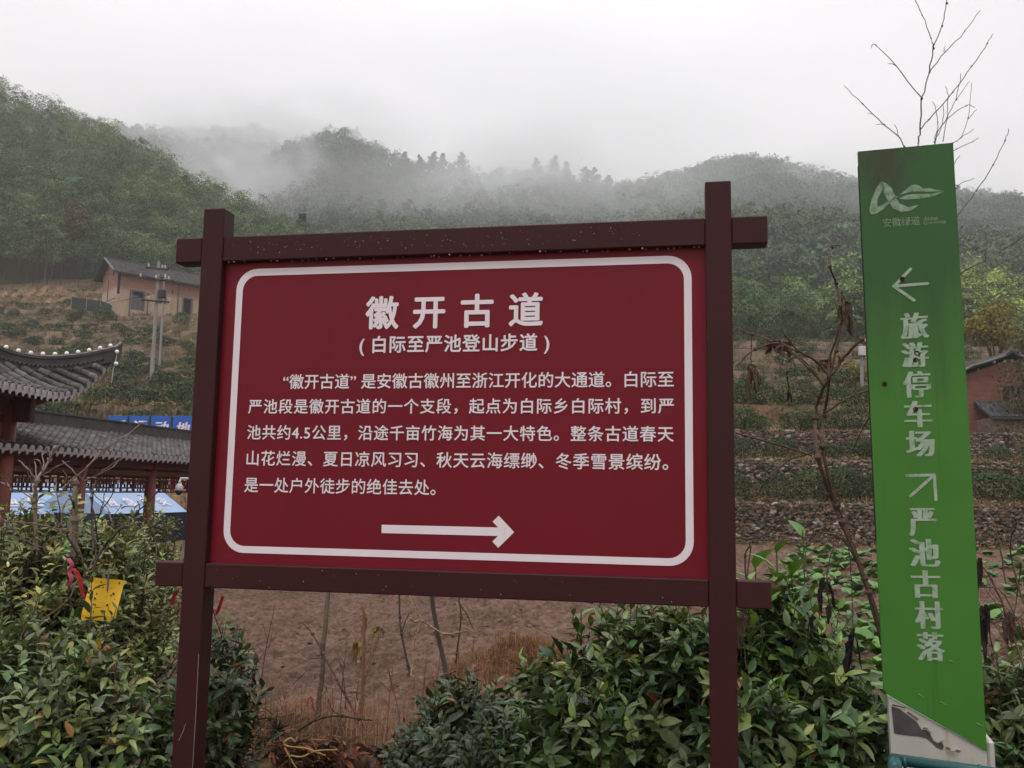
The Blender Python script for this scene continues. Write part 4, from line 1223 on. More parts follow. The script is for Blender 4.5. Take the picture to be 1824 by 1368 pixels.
def stone_wall(d0, z0, z1, a0, a1, sz, label):
    V = []; T = []; C = []; n = 0
    L = (a1 - a0) / 1600 * d0; nr = max(2, int((z1 - z0) / (sz * .62))); nc = int(L / sz)
    for i in range(nr):
        for j in range(nc):
            if rng.random() < .10: continue
            u = (j + .5 * (i % 2) + rng.normal(0, .2)) * sz; h = (i + .5 + rng.normal(0, .14)) / nr
            x = (a0 - 912) / 1600 * d0 + u
            off = -.5 * float(fbm(x * .25, 0.0, 5, 2)) 
            y = d0 + off + .42 * h - .10 + rng.normal(0, .035)
            z = z0 + h * (z1 - z0)
            s_ = sz * np.array([.60, .45, .40]) * rng.uniform(.5, 1.3, 3)
            P = ICO[0] + .22 * rng.normal(size=ICO[0].shape)
            a = rng.normal(0, .3); ca, sa = math.cos(a), math.sin(a)
            P = P * s_; P = np.stack([P[:, 0] * ca - P[:, 2] * sa, P[:, 1], P[:, 0] * sa + P[:, 2] * ca], 1) + [x, y, z]
            V.append(P); T.append(ICO[1] + n); n += len(P)
            g = rng.uniform(.4, 1.2) * np.array([.155, .115, .082]); 
            if rng.random() < .12: g = np.array([.27, .23, .19])
            if rng.random() < .25: g = np.array([.07, .065, .05])
            C.append(np.tile(g, (len(P), 1)))
    o = obj_np('stone_wall', np.vstack(V), np.vstack(T), mat_stone, None, np.vstack(C))
    tag(o, label, 'stone wall')
stone_wall(27.55, -.05, 1.42, 1230, 1960, .15, 'lowest and longest dry-stone wall at the back edge of the brown field')
stone_wall(31.05, 1.72, 2.88, 1230, 1960, .15, 'middle dry-stone terrace wall just above the lowest one')
stone_wall(35.1, 3.15, 4.2, 1230, 1960, .16, 'third dry-stone terrace wall, highest of the three on the right')

# ------------------------------------------------------------------ tea bushes on the terraces
def tea_template(n, size, col):
    t = bpy.data.objects.new('tea_bush', None)
    u = rng.normal(size=(n, 3)); u /= np.linalg.norm(u, axis=1)[:, None]; u[:, 2] = np.where(u[:, 2] < -.55, -u[:, 2], u[:, 2])
    lm = rng.normal(size=(7, 3)); lm /= np.linalg.norm(lm, axis=1)[:, None]; kk = .82 + .22 * np.max(u @ lm.T, axis=1)
    P = u * (kk * rng.uniform(.72, 1.04, n))[:, None] * np.array([.80, .80, .62]) + [0, 0, .45]
    Q = shell_cards(P, u, size * rng.uniform(.6, 1.4, n), size * .6 * rng.uniform(.7, 1.2, n), .5, 1.0); V = Q.reshape(-1, 3)
    lite = ss(-.2, .9, V[:, 2])[:, None] * 0
    cc = np.repeat(np.array(col) * rng.uniform(.5, 1.5, (len(Q), 1)), 4, 0)
    me = obj_np('foliage', V, np.arange(len(V)).reshape(-1, 4), mat_far, None, cc)
    b = MB(); b.cc = (.05, .035, .025)
    for k in range(7):
        a = k * .9; b.tube([(0, 0, -.3), (.3 * math.cos(a), .3 * math.sin(a), .3), (.55 * math.cos(a), .55 * math.sin(a), .75)], .03, .01, 4)
    st = b.build('stem', mat_bark, None, colors=True)
    return me, st
TT_far = [tea_template(420, .17, c) for c in ((.040, .066, .030), (.036, .058, .030), (.056, .080, .034))]
TT_near = [tea_template(1300, .085, c) for c in ((.046, .070, .028), (.056, .082, .030), (.040, .060, .028))]
USED = set()
def tea(T, pos, s_, label, group):
    i = rnd.randrange(len(T)); me, st = T[i]
    t = bpy.data.objects.new('tea_bush', None); COL.objects.link(t); t.empty_display_size = .2
    t.location = pos; t.rotation_euler = (0, 0, rnd.uniform(0, 6.28)); t.scale = (s_ * rnd.uniform(.85, 1.25), s_ * rnd.uniform(.85, 1.25), s_ * rnd.uniform(.8, 1.1))
    for o in (me, st):
        if o.name not in USED:
            USED.add(o.name); c = o
        else:
            c = o.copy(); COL.objects.link(c)
        c.parent = t
    tag(t, label, 'tea bush', group)
# left slope: rows follow the terraces
cnt = 0
for d in (43.5, 47, 51, 55, 59.5, 64, 69, 74, 79, 85, 91, 98, 105, 111, 117):
    for a in np.arange(-120, 400, 1600 * 2.4 / d):
        a2 = a + rnd.gauss(0, 12); d2 = d + rnd.gauss(0, 1.0)
        if rnd.random() < .10: continue
        if 180 < a2 < 420 and d2 > 100: continue
        up_ = d > 72
        tea(TT_far, G(a2, d2), rnd.uniform(.8, 1.4),
            'dark tea bush in the upper rows below the mud house' if up_ else 'round dark tea bush in the lower rows of the left terraces',
            'tea bushes on the upper left terraces' if up_ else 'tea bushes on the lower left terraces'); cnt += 1
for d in (49, 53, 58, 63, 69, 76, 83, 91, 99):
    for a in np.arange(1270, 1990, 1600 * 2.7 / d):
        a2 = a + rnd.gauss(0, 10); d2 = d + rnd.gauss(0, 1.2)
        if rnd.random() < .3 or (a2 > 1690 and d2 < 62): continue
        tea(TT_far, G(a2, d2), rnd.uniform(.7, 1.2), 'hazy tea bush on the far terraces under the bamboo grove', 'tea bushes under the bamboo grove'); cnt += 1
for d, lst, lb in ((28.9, ((1382, .75), (1452, .9), (1500, .95), (1560, .85), (1765, 1.15), (1300, .8), (1850, .9), (1240, .8)), 'tea bush standing on the lowest stone wall'),
        (32.6, ((1318, .75), (1392, .65), (1470, .7), (1530, .8), (1560, .8), (1780, .6), (1250, .8), (1860, .9)), 'tea bush on top of the middle stone wall'),
        (36.6, ((1325, .9), (1345, .8), (1432, 1.0), (1460, .85), (1524, .9), (1270, .9)), 'tea bush on top of the highest of the three stone walls'),
        (41.5, ((1318, 1.0), (1350, .9), (1420, 1.0), (1490, .9), (1550, 1.0), (1270, .9)), 'tea bush on the brown bank above the stone walls')):
    for a, s_ in lst:
        tea(TT_near, G(a, d) - np.array([0, 0, .10]), s_ * 1.12, lb, lb.replace('tea bush', 'tea bushes').replace('standing ', ''))
        cnt += 1

# ------------------------------------------------------------------ dry grass and weeds (uncountable)
def blades(P, h, w_, k, cols, name, label, lean=.5, seg=3, cat='grass', mat=None):
    n = len(P) * k
    B = np.repeat(P, k, 0) + rng.normal(0, 1, (n, 3)) * np.array([1, 1, 0]) * (np.repeat(h, k)[:, None] * .28)
    H = np.repeat(h, k) * rng.uniform(.5, 1.2, n); a = rng.uniform(0, 6.283, n); ln = np.abs(rng.normal(0, lean, n))
    dx = np.stack([np.cos(a), np.sin(a), 0 * a], 1); sd = np.stack([-np.sin(a), np.cos(a), 0 * a], 1)
    V = []
    for i in range(seg + 1):
        f = i / seg
        c = B + dx * (H * ln * f * f)[:, None] + np.array([0, 0, 1]) * (H * (f - .35 * ln.clip(0, 1.3) * f * f))[:, None]
        ww = (w_ * (1 - f * .85)) * sd * .5
        V += [c - ww, c + ww]
    V = np.stack(V, 1)
    m_ = 2 * (seg + 1); base = np.arange(n)[:, None, None] * m_
    q = np.array([[2 * i, 2 * i + 1, 2 * i + 3, 2 * i + 2] for i in range(seg)])[None]
    ci = rng.integers(0, len(cols), n); C = np.array(cols)[ci] * rng.uniform(.6, 1.35, (n, 1))
    o = obj_np(name, V.reshape(-1, 3), (base + q).reshape(-1, 4), mat or mat_dry, None, np.repeat(C, m_, 0))
    return tag(o, label, cat, kind='stuff')
def onground(a, d):
    x = (a - 912) / 1600 * d; return np.stack([x, d, gz(x, d) - .02], 1)
STRAW = [(.24, .155, .085), (.17, .105, .062), (.12, .078, .05), (.10, .105, .045), (.08, .10, .040), (.06, .078, .034)]
n = 9000; a = rng.uniform(-350, 520, n); d = 38 * (128 / 38.) ** rng.random(n); P = onground(a, d)
k_ = fbm(P[:, 0] * .25, P[:, 1] * .25, 91, 3) > -.02
P = P[k_]
blades(P, rng.uniform(.3, .9, len(P)), .05, 6, STRAW, 'dry_grass', 'straw-coloured and green weeds over the left terraces', .7, 2)
n = 7000; a = rng.uniform(1180, 2050, n); d = 27.9 * (108 / 27.9) ** rng.random(n); P = onground(a, d)
k_ = fbm(P[:, 0] * .35, P[:, 1] * .35, 93, 3) > -.1
P = P[k_]
blades(P, rng.uniform(.12, .36, len(P)) * np.where(P[:, 1] < 45, 1.0, 1.8), .03, 7, STRAW, 'dry_grass', 'dry orange-brown grass along the right terraces', .8, 2)
def weeds_on_slope(n, a0, a1, d0, d1, cols, label, sc=1.0):
    # low leafy weeds and ferns: clumps of small leaf faces
    a = rng.uniform(a0, a1, n); d = d0 * (d1 / d0) ** rng.random(n); P = onground(a, d); k = 26
    r = sc * rng.uniform(.25, .8, n); u = rng.normal(size=(n, k, 3)); u /= np.linalg.norm(u, axis=2)[..., None]; u[..., 2] = np.abs(u[..., 2])
    Q = P[:, None] + u * r[:, None, None] * np.array([1, 1, .7]) * rng.uniform(.4, 1, (n, k, 1)); Q = Q.reshape(-1, 3); U = u.reshape(-1, 3)
    V = shell_cards(Q, U, sc * rng.uniform(.12, .3, n * k), sc * rng.uniform(.08, .16, n * k), .5, 1.0).reshape(-1, 3)
    c = np.array(cols)[rng.integers(0, len(cols), n)] * rng.uniform(.6, 1.4, (n, 1)); c = np.repeat(c, k * 4, 0)
    o = obj_np('weeds', V, np.arange(len(V)).reshape(-1, 4), mat_far, None, c); tag(o, label, 'weeds', kind='stuff')
WC = [(.10, .115, .045), (.13, .138, .052), (.075, .095, .04), (.17, .135, .07), (.21, .145, .08)]
weeds_on_slope(1500, -250, 200, 96, 124, WC, 'lush pale weeds below the edge of the bamboo forest')
weeds_on_slope(2400, -330, 430, 42, 112, WC, 'low green and straw-brown weeds among the tea rows of the left slope')
weeds_on_slope(2600, 430, 1230, 34, 118, WC, 'weeds and low scrub over the slope behind the red board')
weeds_on_slope(4200, 1230, 1990, 27.4, 40.5, [(.08, .095, .04), (.22, .13, .065), (.25, .16, .085), (.15, .10, .06), (.10, .11, .045)], 'tufts and creepers growing over the right stone walls', .42)
weeds_on_slope(1800, 1230, 1990, 38, 108, WC, 'low green and brown weeds on the far right terraces')
n = 14000; a = rng.uniform(360, 1700, n); d = 5.4 * (17 / 5.4) ** rng.random(n); P = onground(a, d)
s_ = rng.uniform(.006, .022, n) * rng.choice([.6, 1, 1, 1.8], n); X = ICO[0][None] * (1 + .18 * rng.normal(size=(n, len(ICO[0]), 1))) * s_[:, None, None] * np.array([1.2, 1, .75]) + P[:, None] + np.array([0, 0, .3]) * s_[:, None, None]
tag(obj_np('soil_clods', X.reshape(-1, 3), (np.arange(n)[:, None, None] * len(ICO[0]) + ICO[1][None]).reshape(-1, 3), mat_stone, None, np.repeat(np.array([.15, .092, .070]) * rng.uniform(.5, 1.3, (n, 1)), len(ICO[0]), 0)), 'crumbly brown clods over the tilled field', 'soil', kind='stuff')
# near litter, bank and straw
n = 1500; a = rng.uniform(380, 1010, n); d = 5.1 + 2.6 * rng.random(n) ** 1.7; P = onground(a, d)
blades(P, rng.uniform(.06, .27, n), .0045, 7, [(.24, .12, .07), (.19, .075, .055), (.13, .11, .05), (.30, .19, .10), (.14, .065, .05), (.22, .08, .06)], 'dry_grass', 'tangled reddish dry grass in the gap under the board', 1.3, 3)
n = 900; x = rng.normal(.20, .42, n); y = rng.normal(8.8, .42, n); P = np.stack([x, y, gz(x, y) - .02], 1)
blades(P, rng.uniform(.07, .22, n), .005, 9, [(.24, .115, .055), (.19, .085, .045), (.26, .15, .075), (.12, .075, .045)], 'dry_grass', 'rust-coloured fine grass on the bank beside the right tea bush', 1.1, 3)
n = 700; a = rng.uniform(100, 1700, n); d = rng.uniform(7, 22, n); P = onground(a, d)
blades(P, rng.uniform(.05, .16, n), .008, 6, [(.16, .11, .06), (.07, .11, .03), (.2, .13, .08)], 'field_weeds', 'scattered sprouts and straw on the tilled field', .9, 2)

# ------------------------------------------------------------------ utility poles and wires
def pole(px, pyt, pyb, d, arms, label, r0=.16, box=None):
    tp = at(px[0], pyt, d); bs = at(px[1], pyb, d)
    g = gz(bs.x, d) - .5
    t = thing('utility_pole', label, 'utility pole', (bs.x, d, bs.z))
    b = MB(); b.tube([(0, 0, min(-.4, g - bs.z)), (tp.x - bs.x, 0, tp.z - bs.z)], r0, r0 * .62, 12); b.build('shaft', mat_cement, t)
    H = tp.z - bs.z
    for (f, L, ins) in arms:
        c = np.array([(tp.x - bs.x) * f, 0, H * f]); e = np.array([.92, .38, -.05])
        a_ = MB(); a_.box((-L / 2, -.05, -.05), (L / 2, .05, .05), rot=rot_z(.39)); a_.v = [v + c + np.array([0, -.19, 0]) for v in a_.v]
        arm = a_.build('crossarm', mat_black, t)
        for u in ins:
            i_ = MB(); i_.lathe([(.001, .0), (.05, .03), (.09, .09), (.05, .13), (.08, .2), (.04, .26), (.001, .28)], (0, 0, 0), 8)
            i_.v = [v + c + np.array([u * L / 2 * .92, u * L / 2 * .38 - .19, .05]) for v in i_.v]; i_.build('insulator', mat_porcelain, arm)
    if box:
        x_ = MB(); x_.box((-.2, -.35, H * box), (.2, -.12, H * box + .55), bev=.03); x_.build('meter_box', mat_porcelain, t)
    return t, tp
tpole, tp1 = pole((283, 270), 465, 680, 64, [(.93, 1.6, (-.75, .4, .65)), (.84, 2.3, (-.95, -.05, .5, .7)), (.66, 1.9, (-.5, .55, .98))], 'concrete utility pole with three crossarms in front of the mud house', .16)
tr = MB(); tr.box((.16, -.3, 6.1), (.62, .1, 6.7), bev=.05); tr.build('transformer', mat_black, tpole)
pole((293, 287), 492, 612, 74, [(.97, .8, (.3,))], 'slim pale pole behind the concrete utility pole', .11)
pole((1534, 1537), 600, 775, 52, [(.93, .9, (.6,))], 'slim pale pole with a white meter box left of the green sign', .13, .80)
def wire(p, q, sag, label, r=.02, n=14, grp=None):
    p, q = np.array(p), np.array(q)
    f = np.linspace(0, 1, n)[:, None]
    P = p + (q - p) * f; P[:, 2] -= sag * 4 * (f * (1 - f))[:, 0]
    b = MB(); b.tube(P, r, r, 4, False); o = b.build('power_line', mat_black)
    tag(o, label, 'power line', grp)
for i, (y0, y1, nm) in enumerate(((522, 501, 'top'), (526, 506, 'second'), (530, 511, 'third'), (536, 520, 'lowest'))):
    wire(at(1050, y0 + 2, 95), at(1980, y1 - 4, 60), .35, f'{nm} of the four thin power lines passing behind the green sign', .012)
wire(at(1100, 612, 62), at(1990, 626, 50), .25, 'single cable crossing in front of the far right terraces', .014)
wire(at(283, 476, 64), at(-260, 505, 90), .8, 'upper wire from the concrete pole towards the left edge', .016)
wire(at(283, 520, 64), at(-260, 560, 60), 1.0, 'lower wire from the concrete pole towards the left edge', .016)
wire(at(290, 470, 64), at(720, 452, 70), .7, 'wire from the concrete pole passing behind the board', .016)

# ------------------------------------------------------------------ pavilion with upturned eaves, far left
def halfring(V, q, c0, c1, e, nn, r0, r1, an):
    pass
def roof_rows(mb, caps, P_of, tau_list, r=.075, seg=14, bmax=None):
    """rows of half tiles on a curved slope P_of(tau, b) -> point, b 0 at the eave"""
    an = np.linspace(-.15, np.pi + .15, 7)
    for tau in tau_list:
        bm = bmax(tau)
        if bm < .06: continue
        ns = max(3, int(seg * bm)); bs = np.linspace(0, bm, ns + 1)
        V = []; tone = []
        for i in range(ns):
            for f, rr_ in ((0.0, 1.0), (.97, .82)):
                b = bs[i] + (bs[i + 1] - bs[i]) * f
                p = P_of(tau, b); p2 = P_of(tau, min(1, b + .01)); p3 = P_of(tau + .02, b)
                up = p2 - P_of(tau, max(0, b - .01)); up /= np.linalg.norm(up) + 1e-9
                e = p3 - p; e /= np.linalg.norm(e) + 1e-9
                nn = np.cross(e, up); nn /= np.linalg.norm(nn) + 1e-9
                if nn[2] < 0: nn = -nn
                V += [p + e * math.cos(a) * r * rr_ + nn * (math.sin(a) * r * rr_ + .02) for a in an]
            tone += [rng.uniform(.6, 1.45)] * (2 * len(an))
        q = []
        m_ = len(an)
        for j in range(2 * ns - 1):
            for k in range(m_ - 1): q.append([j * m_ + k, j * m_ + k + 1, (j + 1) * m_ + k + 1, (j + 1) * m_ + k])
        mb.cc = np.array([.088, .080, .077])[None] * np.array(tone)[:, None]
        mb.add(V, q); mb.cc = (1, 1, 1)
        # round end tile and the pointed drip tile beside it
        p = P_of(tau, 0.0); up = P_of(tau, .03) - p; up /= np.linalg.norm(up); e = P_of(tau + .02, 0) - p; e /= np.linalg.norm(e); nn = np.cross(e, up); nn = nn if nn[2] > 0 else -nn
        aa = np.linspace(0, 2 * np.pi, 11)[:-1]
        f0 = [p - up * .012 + e * math.cos(a) * r * .95 + nn * (math.sin(a) * r * .95) for a in aa]; f1 = [v + up * .03 for v in f0]
        caps.add(f0 + f1, [[i, (i + 1) % 10, 10 + (i + 1) % 10, 10 + i] for i in range(10)], [[0, i + 1, i] for i in range(1, 9)])
        pd = P_of(tau + r * 1.45, 0.0) - nn * .05 - up * .02
        caps.add([pd - e * .05 + nn * .03, pd + e * .05 + nn * .03, pd + e * .04 - nn * .03, pd - nn * .075, pd - e * .04 - nn * .03] + [pd - e * .05 + nn * .03 + up * .02, pd + e * .05 + nn * .03 + up * .02, pd - nn * .075 + up * .02], None, [[0, 2, 1], [0, 3, 2], [0, 4, 3], [5, 6, 7]])

EYEZ = 1.6
PAV = dict(L=2.55, ze=EYEZ + 1.50, flip=.90, rise=2.45)
def pavilion():
    L = PAV['L']; cx, cy_ = -7.82 - L, 16.9 - L
    FL = -1.0
    t = thing('pavilion', 'red timber pavilion with upturned grey tiled eaves at the left edge', 'pavilion', (cx, cy_, FL))
    ze = PAV['ze'] - FL
    def surf(tau, b, k):
        # face k: 0 = +x, 1 = +y, 2 = -x, 3 = -y ; tau along the eave, b up the slope
        hl = L * (1 - b); a = np.clip(abs(tau) / max(hl, 1e-6), 0, 1)
        aL = abs(tau) / L
        flip = PAV['flip'] * max(0, (min(1, aL + b) - .25) / .75) ** 2.6 * (1 - b) ** 2.0
        z = ze + PAV['rise'] * (b ** 2.5) + flip
        out_ = L * (1 - b) + .18 * max(0, (aL - .3) / .7) ** 2 * (1 - b)
        p = np.array([out_, tau * (1 + .07 * max(0, (aL - .3) / .7) ** 2 * (1 - b)), z])
        return rot_z(k * math.pi / 2) @ p
    rf = MB(); caps = MB()
    for k in range(4):
        A = np.linspace(-1, 1, 41); B = np.linspace(0, 1, 21)
        V = []
        for b in B:
            for a in A: V.append(surf(a * L * (1 - b), b, k))
        na = len(A); q = [[i * na + j, i * na + j + 1, (i + 1) * na + j + 1, (i + 1) * na + j] for i in range(20) for j in range(40)]
        rf.cc = (.022, .02, .02); rf.add(V, q)
        taus = np.arange(-L + .1, L, .19)
        roof_rows(rf, caps, lambda tau, b, k=k: surf(tau, b, k), taus, .07, 14, lambda tau: 1 - abs(tau) / L - .02)
        # underside
        rf.cc = (.05, .012, .01)
        rf.add([np.array(v) * [.985, .985, 1] - [0, 0, .10] for v in V], [f[::-1] for f in q])
    r = rf.build('roof', mat_tile, t, colors=True)
    caps.build('end_tile', mat_tilecap, r)
    hip = MB(); hippts = []
    for k in range(4):
        bs = np.linspace(0, .98, 26)
        pts = [surf(L * (1 - b), b, k) + np.array([0, 0, .10]) for b in bs]
        d0 = pts[0] - pts[1]; d0 /= np.linalg.norm(d0)
        pts = [pts[0] + d0 * .10 + np.array([0, 0, .05])] + pts
        if k == 0: hippts = pts
        P = np.array(pts); e = np.cross(np.gradient(P, axis=0), [0, 0, 1]); e /= np.linalg.norm(e, axis=1)[:, None]
        V = []
        for p, ee in zip(P, e):
            for s_, z in ((-.085, -.14), (-.085, .09), (-.11, .09), (-.11, .14), (.11, .14), (.11, .09), (.085, .09), (.085, -.14)): V.append(p + ee * s_ + [0, 0, z])
        q = [[i * 8 + j, i * 8 + (j + 1) % 8, (i + 1) * 8 + (j + 1) % 8, (i + 1) * 8 + j] for i in range(len(P) - 1) for j in range(8)] + [[0, 1, 2, 3], [0, 3, 4, 7], [4, 5, 6, 7]]
        hip.add(V, q)
        # scalloped course under the ridge
        for i in range(3, len(P) - 1):
            for s_ in (-1, 1):
                for f in (0, .5):
                    p = P[i] * (1 - f) + P[i - 1] * f + e[i] * s_ * .092 - np.array([0, 0, .07])
                    tv = P[i] - P[i - 1]; tv /= np.linalg.norm(tv)
                    hip.tube([p - tv * .05, p + tv * .0 + [0, 0, .05], p + tv * .05], .018, .018, 4)
    hip.build('hip_ridge', mat_ridge, r)
    fin = MB(); zt = ze + PAV['rise']; fin.lathe([(.001, 1.0), (.06, .9), (.16, .7), (.08, .5), (.22, .25), (.3, 0), (.001, -.1)], (0, 0, zt), 12); fin.build('finial', mat_ridge, r, True)
    s_ = L - 1.08
    for sx in (-1, 1):
        for sy in (-1, 1):
            c = MB(); c.tube([(sx * s_, sy * s_, -.3), (sx * s_, sy * s_, ze - .1)], .17, .165, 16); c.lathe([(.26, -.2), (.26, .1), (.2, .2), (.17, .22)], (sx * s_, sy * s_, 0), 16); c.build('column', mat_red, t, True)
    bm = MB()
    for sg in (-1, 1):
        bm.box((-s_ - .45, sg * s_ - .09, ze - .42), (s_ + .45, sg * s_ + .09, ze - .02), bev=.02)
        bm.box((sg * s_ - .088, -s_ - .35, ze - .30), (sg * s_ + .088, s_ + .35, ze + .03), bev=.02)
        bm.box((-s_, sg * s_ - .06, ze - 1.05), (s_, sg * s_ + .06, ze - .85), bev=.01)
        bm.box((sg * s_ - .058, -s_, ze - 1.06), (sg * s_ + .058, s_, ze - .86), bev=.01)
    bm.build('beam', mat_darkred, t)
    # corner rafters with a carved nose
    for k in range(4):
        cr = MB(); d_ = rot_z(k * math.pi / 2) @ np.array([1, 1, 0]) / math.sqrt(2); sd = np.array([-d_[1], d_[0], 0])
        def ax(u, v, dd): return d_ * u + sd * dd + np.array([0, 0, v])
        prof = [(s_ * 1.41, ze - .28), (s_ * 1.41 + .35, ze - .15), (L * 1.41 - .55, ze + .14), (L * 1.41 - .40, ze + .32), (L * 1.41 - .42, ze + .52), (s_ * 1.41, ze + .05)]
        cr.slab(prof, -.07, .07, ax); cr.build('corner_rafter', mat_red, t)
    # carved brackets: openwork triangles under the beams beside each column
    for sx in (-1, 1):
        for sy in (-1, 1):
            for axis in (0, 1):
                bk = MB(); base = np.array([sx * s_, sy * s_, 0.0]); dirv = np.array([-sx, 0, 0.0]) if axis == 0 else np.array([0, -sy, 0.0])
                for kk in range(7):
                    f = kk / 7; u = .17 + f * .75; h0 = .75 * (1 - f) ** 1.3 + .08
                    bk.tube([base + dirv * u + [0, 0, ze - .45], base + dirv * (u + .06) + [0, 0, ze - .45 - h0]], .03, .022, 5)
                for f in (.15, .4, .7, 1.0):
                    bk.tube([base + dirv * .16 + [0, 0, ze - .45 - .8 * f], base + dirv * (.16 + .8 * (1 - f) * .9) + [0, 0, ze - .45 - .8 * f * .8]], .028, .028, 5)
                bk.build('carved_bracket', mat_red, t)
    # bench rail and plinth
    pl = MB(); pl.box((-L + .3, -L + .3, -.6), (L - .3, L - .3, 0.02)); pl.build('plinth', mat_greystone, t)
    # string of white bulbs along the hip ridge
    lt = thing('light_string', 'string of round white bulbs along the upturned pavilion ridge', 'string lights', (cx, cy_, FL))
    P = np.array(hippts); seg = np.concatenate([[0], np.cumsum(np.linalg.norm(np.diff(P, axis=0), axis=1))])
    for i, u in enumerate(np.arange(.22, min(3.6, seg[-1]), .205)):
        p = np.array([np.interp(u, seg, P[:, j]) for j in range(3)]) + [0, 0, .185]
        b = MB(); b.ball(p, .040, 10, 7); b.build('bulb', mat_bulb, lt, True)
    w_ = MB(); w_.tube([p + np.array([0, 0, .15]) for p in P[:22]], .012, .012, 5); w_.build('cable', mat_tilecap, lt)
    p0 = P[1] + np.array([.06, -.06, .18])
    w2 = MB(); w2.tube([p0, p0 + [.02, -.03, -.25], p0 + [-.02, -.05, -.50], p0 + [-.03, -.05, -.75]], .01, .01, 5); w2.build('cable', mat_tilecap, lt)
    for z in (-.15, -.38):
        b = MB(); b.ball(p0 + [.03, -.05, z], .040, 10, 7); b.build('bulb', mat_bulb, lt, True)
pavilion()

# ------------------------------------------------------------------ covered walkway behind the pavilion
def walkway():
    o = np.array([-8.55, 16.2, -1.0]); dirv = np.array([.17, .985, 0]); dirv /= np.linalg.norm(dirv); rz = math.atan2(dirv[1], dirv[0])
    t = thing('covered_walkway', 'long grey tiled roof of a red timber walkway with lattice friezes', 'walkway', tuple(o), rz)
    # local x runs along the walkway (away), y to the left (towards its ridge)
    ze = EYEZ + .63 + 1.0; zr = EYEZ + 1.20 + 1.0; half = 1.65; L = 13.6; X0 = -1.0
    def P_of(tau, b, side=1):
        y = half * b if side > 0 else 2 * half - half * b
        return np.array([tau, y, ze + (zr - ze) * (b * .8 + .2 * b * b)])
    rf = MB(); caps = MB()
    for side in (1, -1):
        n = 9; V = []
        for b in np.linspace(0, 1, n): V += [P_of(X0, b, side), P_of(X0 + L, b, side)]
        q = [[2 * i, 2 * i + 1, 2 * i + 3, 2 * i + 2] for i in range(n - 1)]
        rf.cc = (.022, .02, .02); rf.add(V, q)
        rf.cc = (.04, .011, .009); rf.add([v - np.array([0, 0, .1]) for v in V], [f[::-1] for f in q])
        roof_rows(rf, caps, lambda tau, b, s_=side: P_of(tau, b, s_), np.arange(X0 + .1, X0 + L, .20), .072, 14, lambda tau: .98)
    r = rf.build('roof', mat_tile, t, colors=True)
    caps.build('end_tile', mat_tilecap, r)
    rd = MB()
    u = X0
    while u < X0 + L:
        rd.box((u + .004, half - .10, zr - .04), (u + .26, half + .10, zr + .27 + rnd.uniform(-.008, .008))); u += .264
    rd.box((X0, half - .13, zr + .272), (X0 + L, half + .13, zr + .31))
    rd.build('ridge', mat_ridge, r)
    cols = [-.63, 1.9, 4.43, 6.96, 9.49, 12.02]
    for y in (.42, 2 * half - .42):
        for i, x in enumerate(cols if y < 1 else (cols[0], cols[-1])):
            c = MB(); c.tube([(x, y, -.4), (x, y, ze + .05)], .125, .12, 14); c.lathe([(.2, -.1), (.2, .1), (.13, .18)], (x, y, 0), 14); c.build('column', mat_red, t, True)
        b = MB(); b.box((X0, y - .07, ze - .26), (X0 + L, y + .07, ze + .10), bev=.01); b.box((X0, y - .06, ze - .42), (X0 + L, y + .06, ze - .30), bev=.01); b.build('beam', mat_darkred, t)
        for i in range(len(cols) - 1):
            la = MB(); x0, x1 = cols[i] + .14, cols[i + 1] - .14; z1, z0 = ze - .425, ze - .78
            def bar(xa, za, xb, zb): la.box((min(xa, xb) - .012, y - .015, min(za, zb) - .012), (max(xa, xb) + .012, y + .015, max(za, zb) + .012))
            bar(x0, z0, x1, z0); bar(x0, z1, x1, z1)
            m_ = 9; s_ = (x1 - x0) / m_
            for k in range(m_):
                xa = x0 + k * s_
                bar(xa, z0, xa, z1); bar(xa, (z0 + z1) / 2, xa + s_ * .6, (z0 + z1) / 2)
                bar(xa + s_ * .6, z0 + .09, xa + s_ * .6, (z0 + z1) / 2); bar(xa + s_ * .3, (z0 + z1) / 2, xa + s_ * .3, z1 - .08); bar(xa + s_ * .3, z1 - .08, xa + s_, z1 - .08); bar(xa + s_ * .25, z0 + .09, xa + s_, z0 + .09)
            la.build('lattice_frieze', mat_darkred, t)
    rl = MB()
    for y in (.42,):
        rl.box((X0, y - .2, .42), (X0 + L, y + .12, .5)); 
        for x in np.arange(X0, X0 + L, .3): rl.box((x, y - .03, 0), (x + .05, y + .03, .42))
    rl.build('bench_rail', mat_red, t)
    fl = MB(); fl.box((X0, .1, -.5), (X0 + L, 2 * half - .1, 0)); fl.build('plinth', mat_brick, t)
walkway()

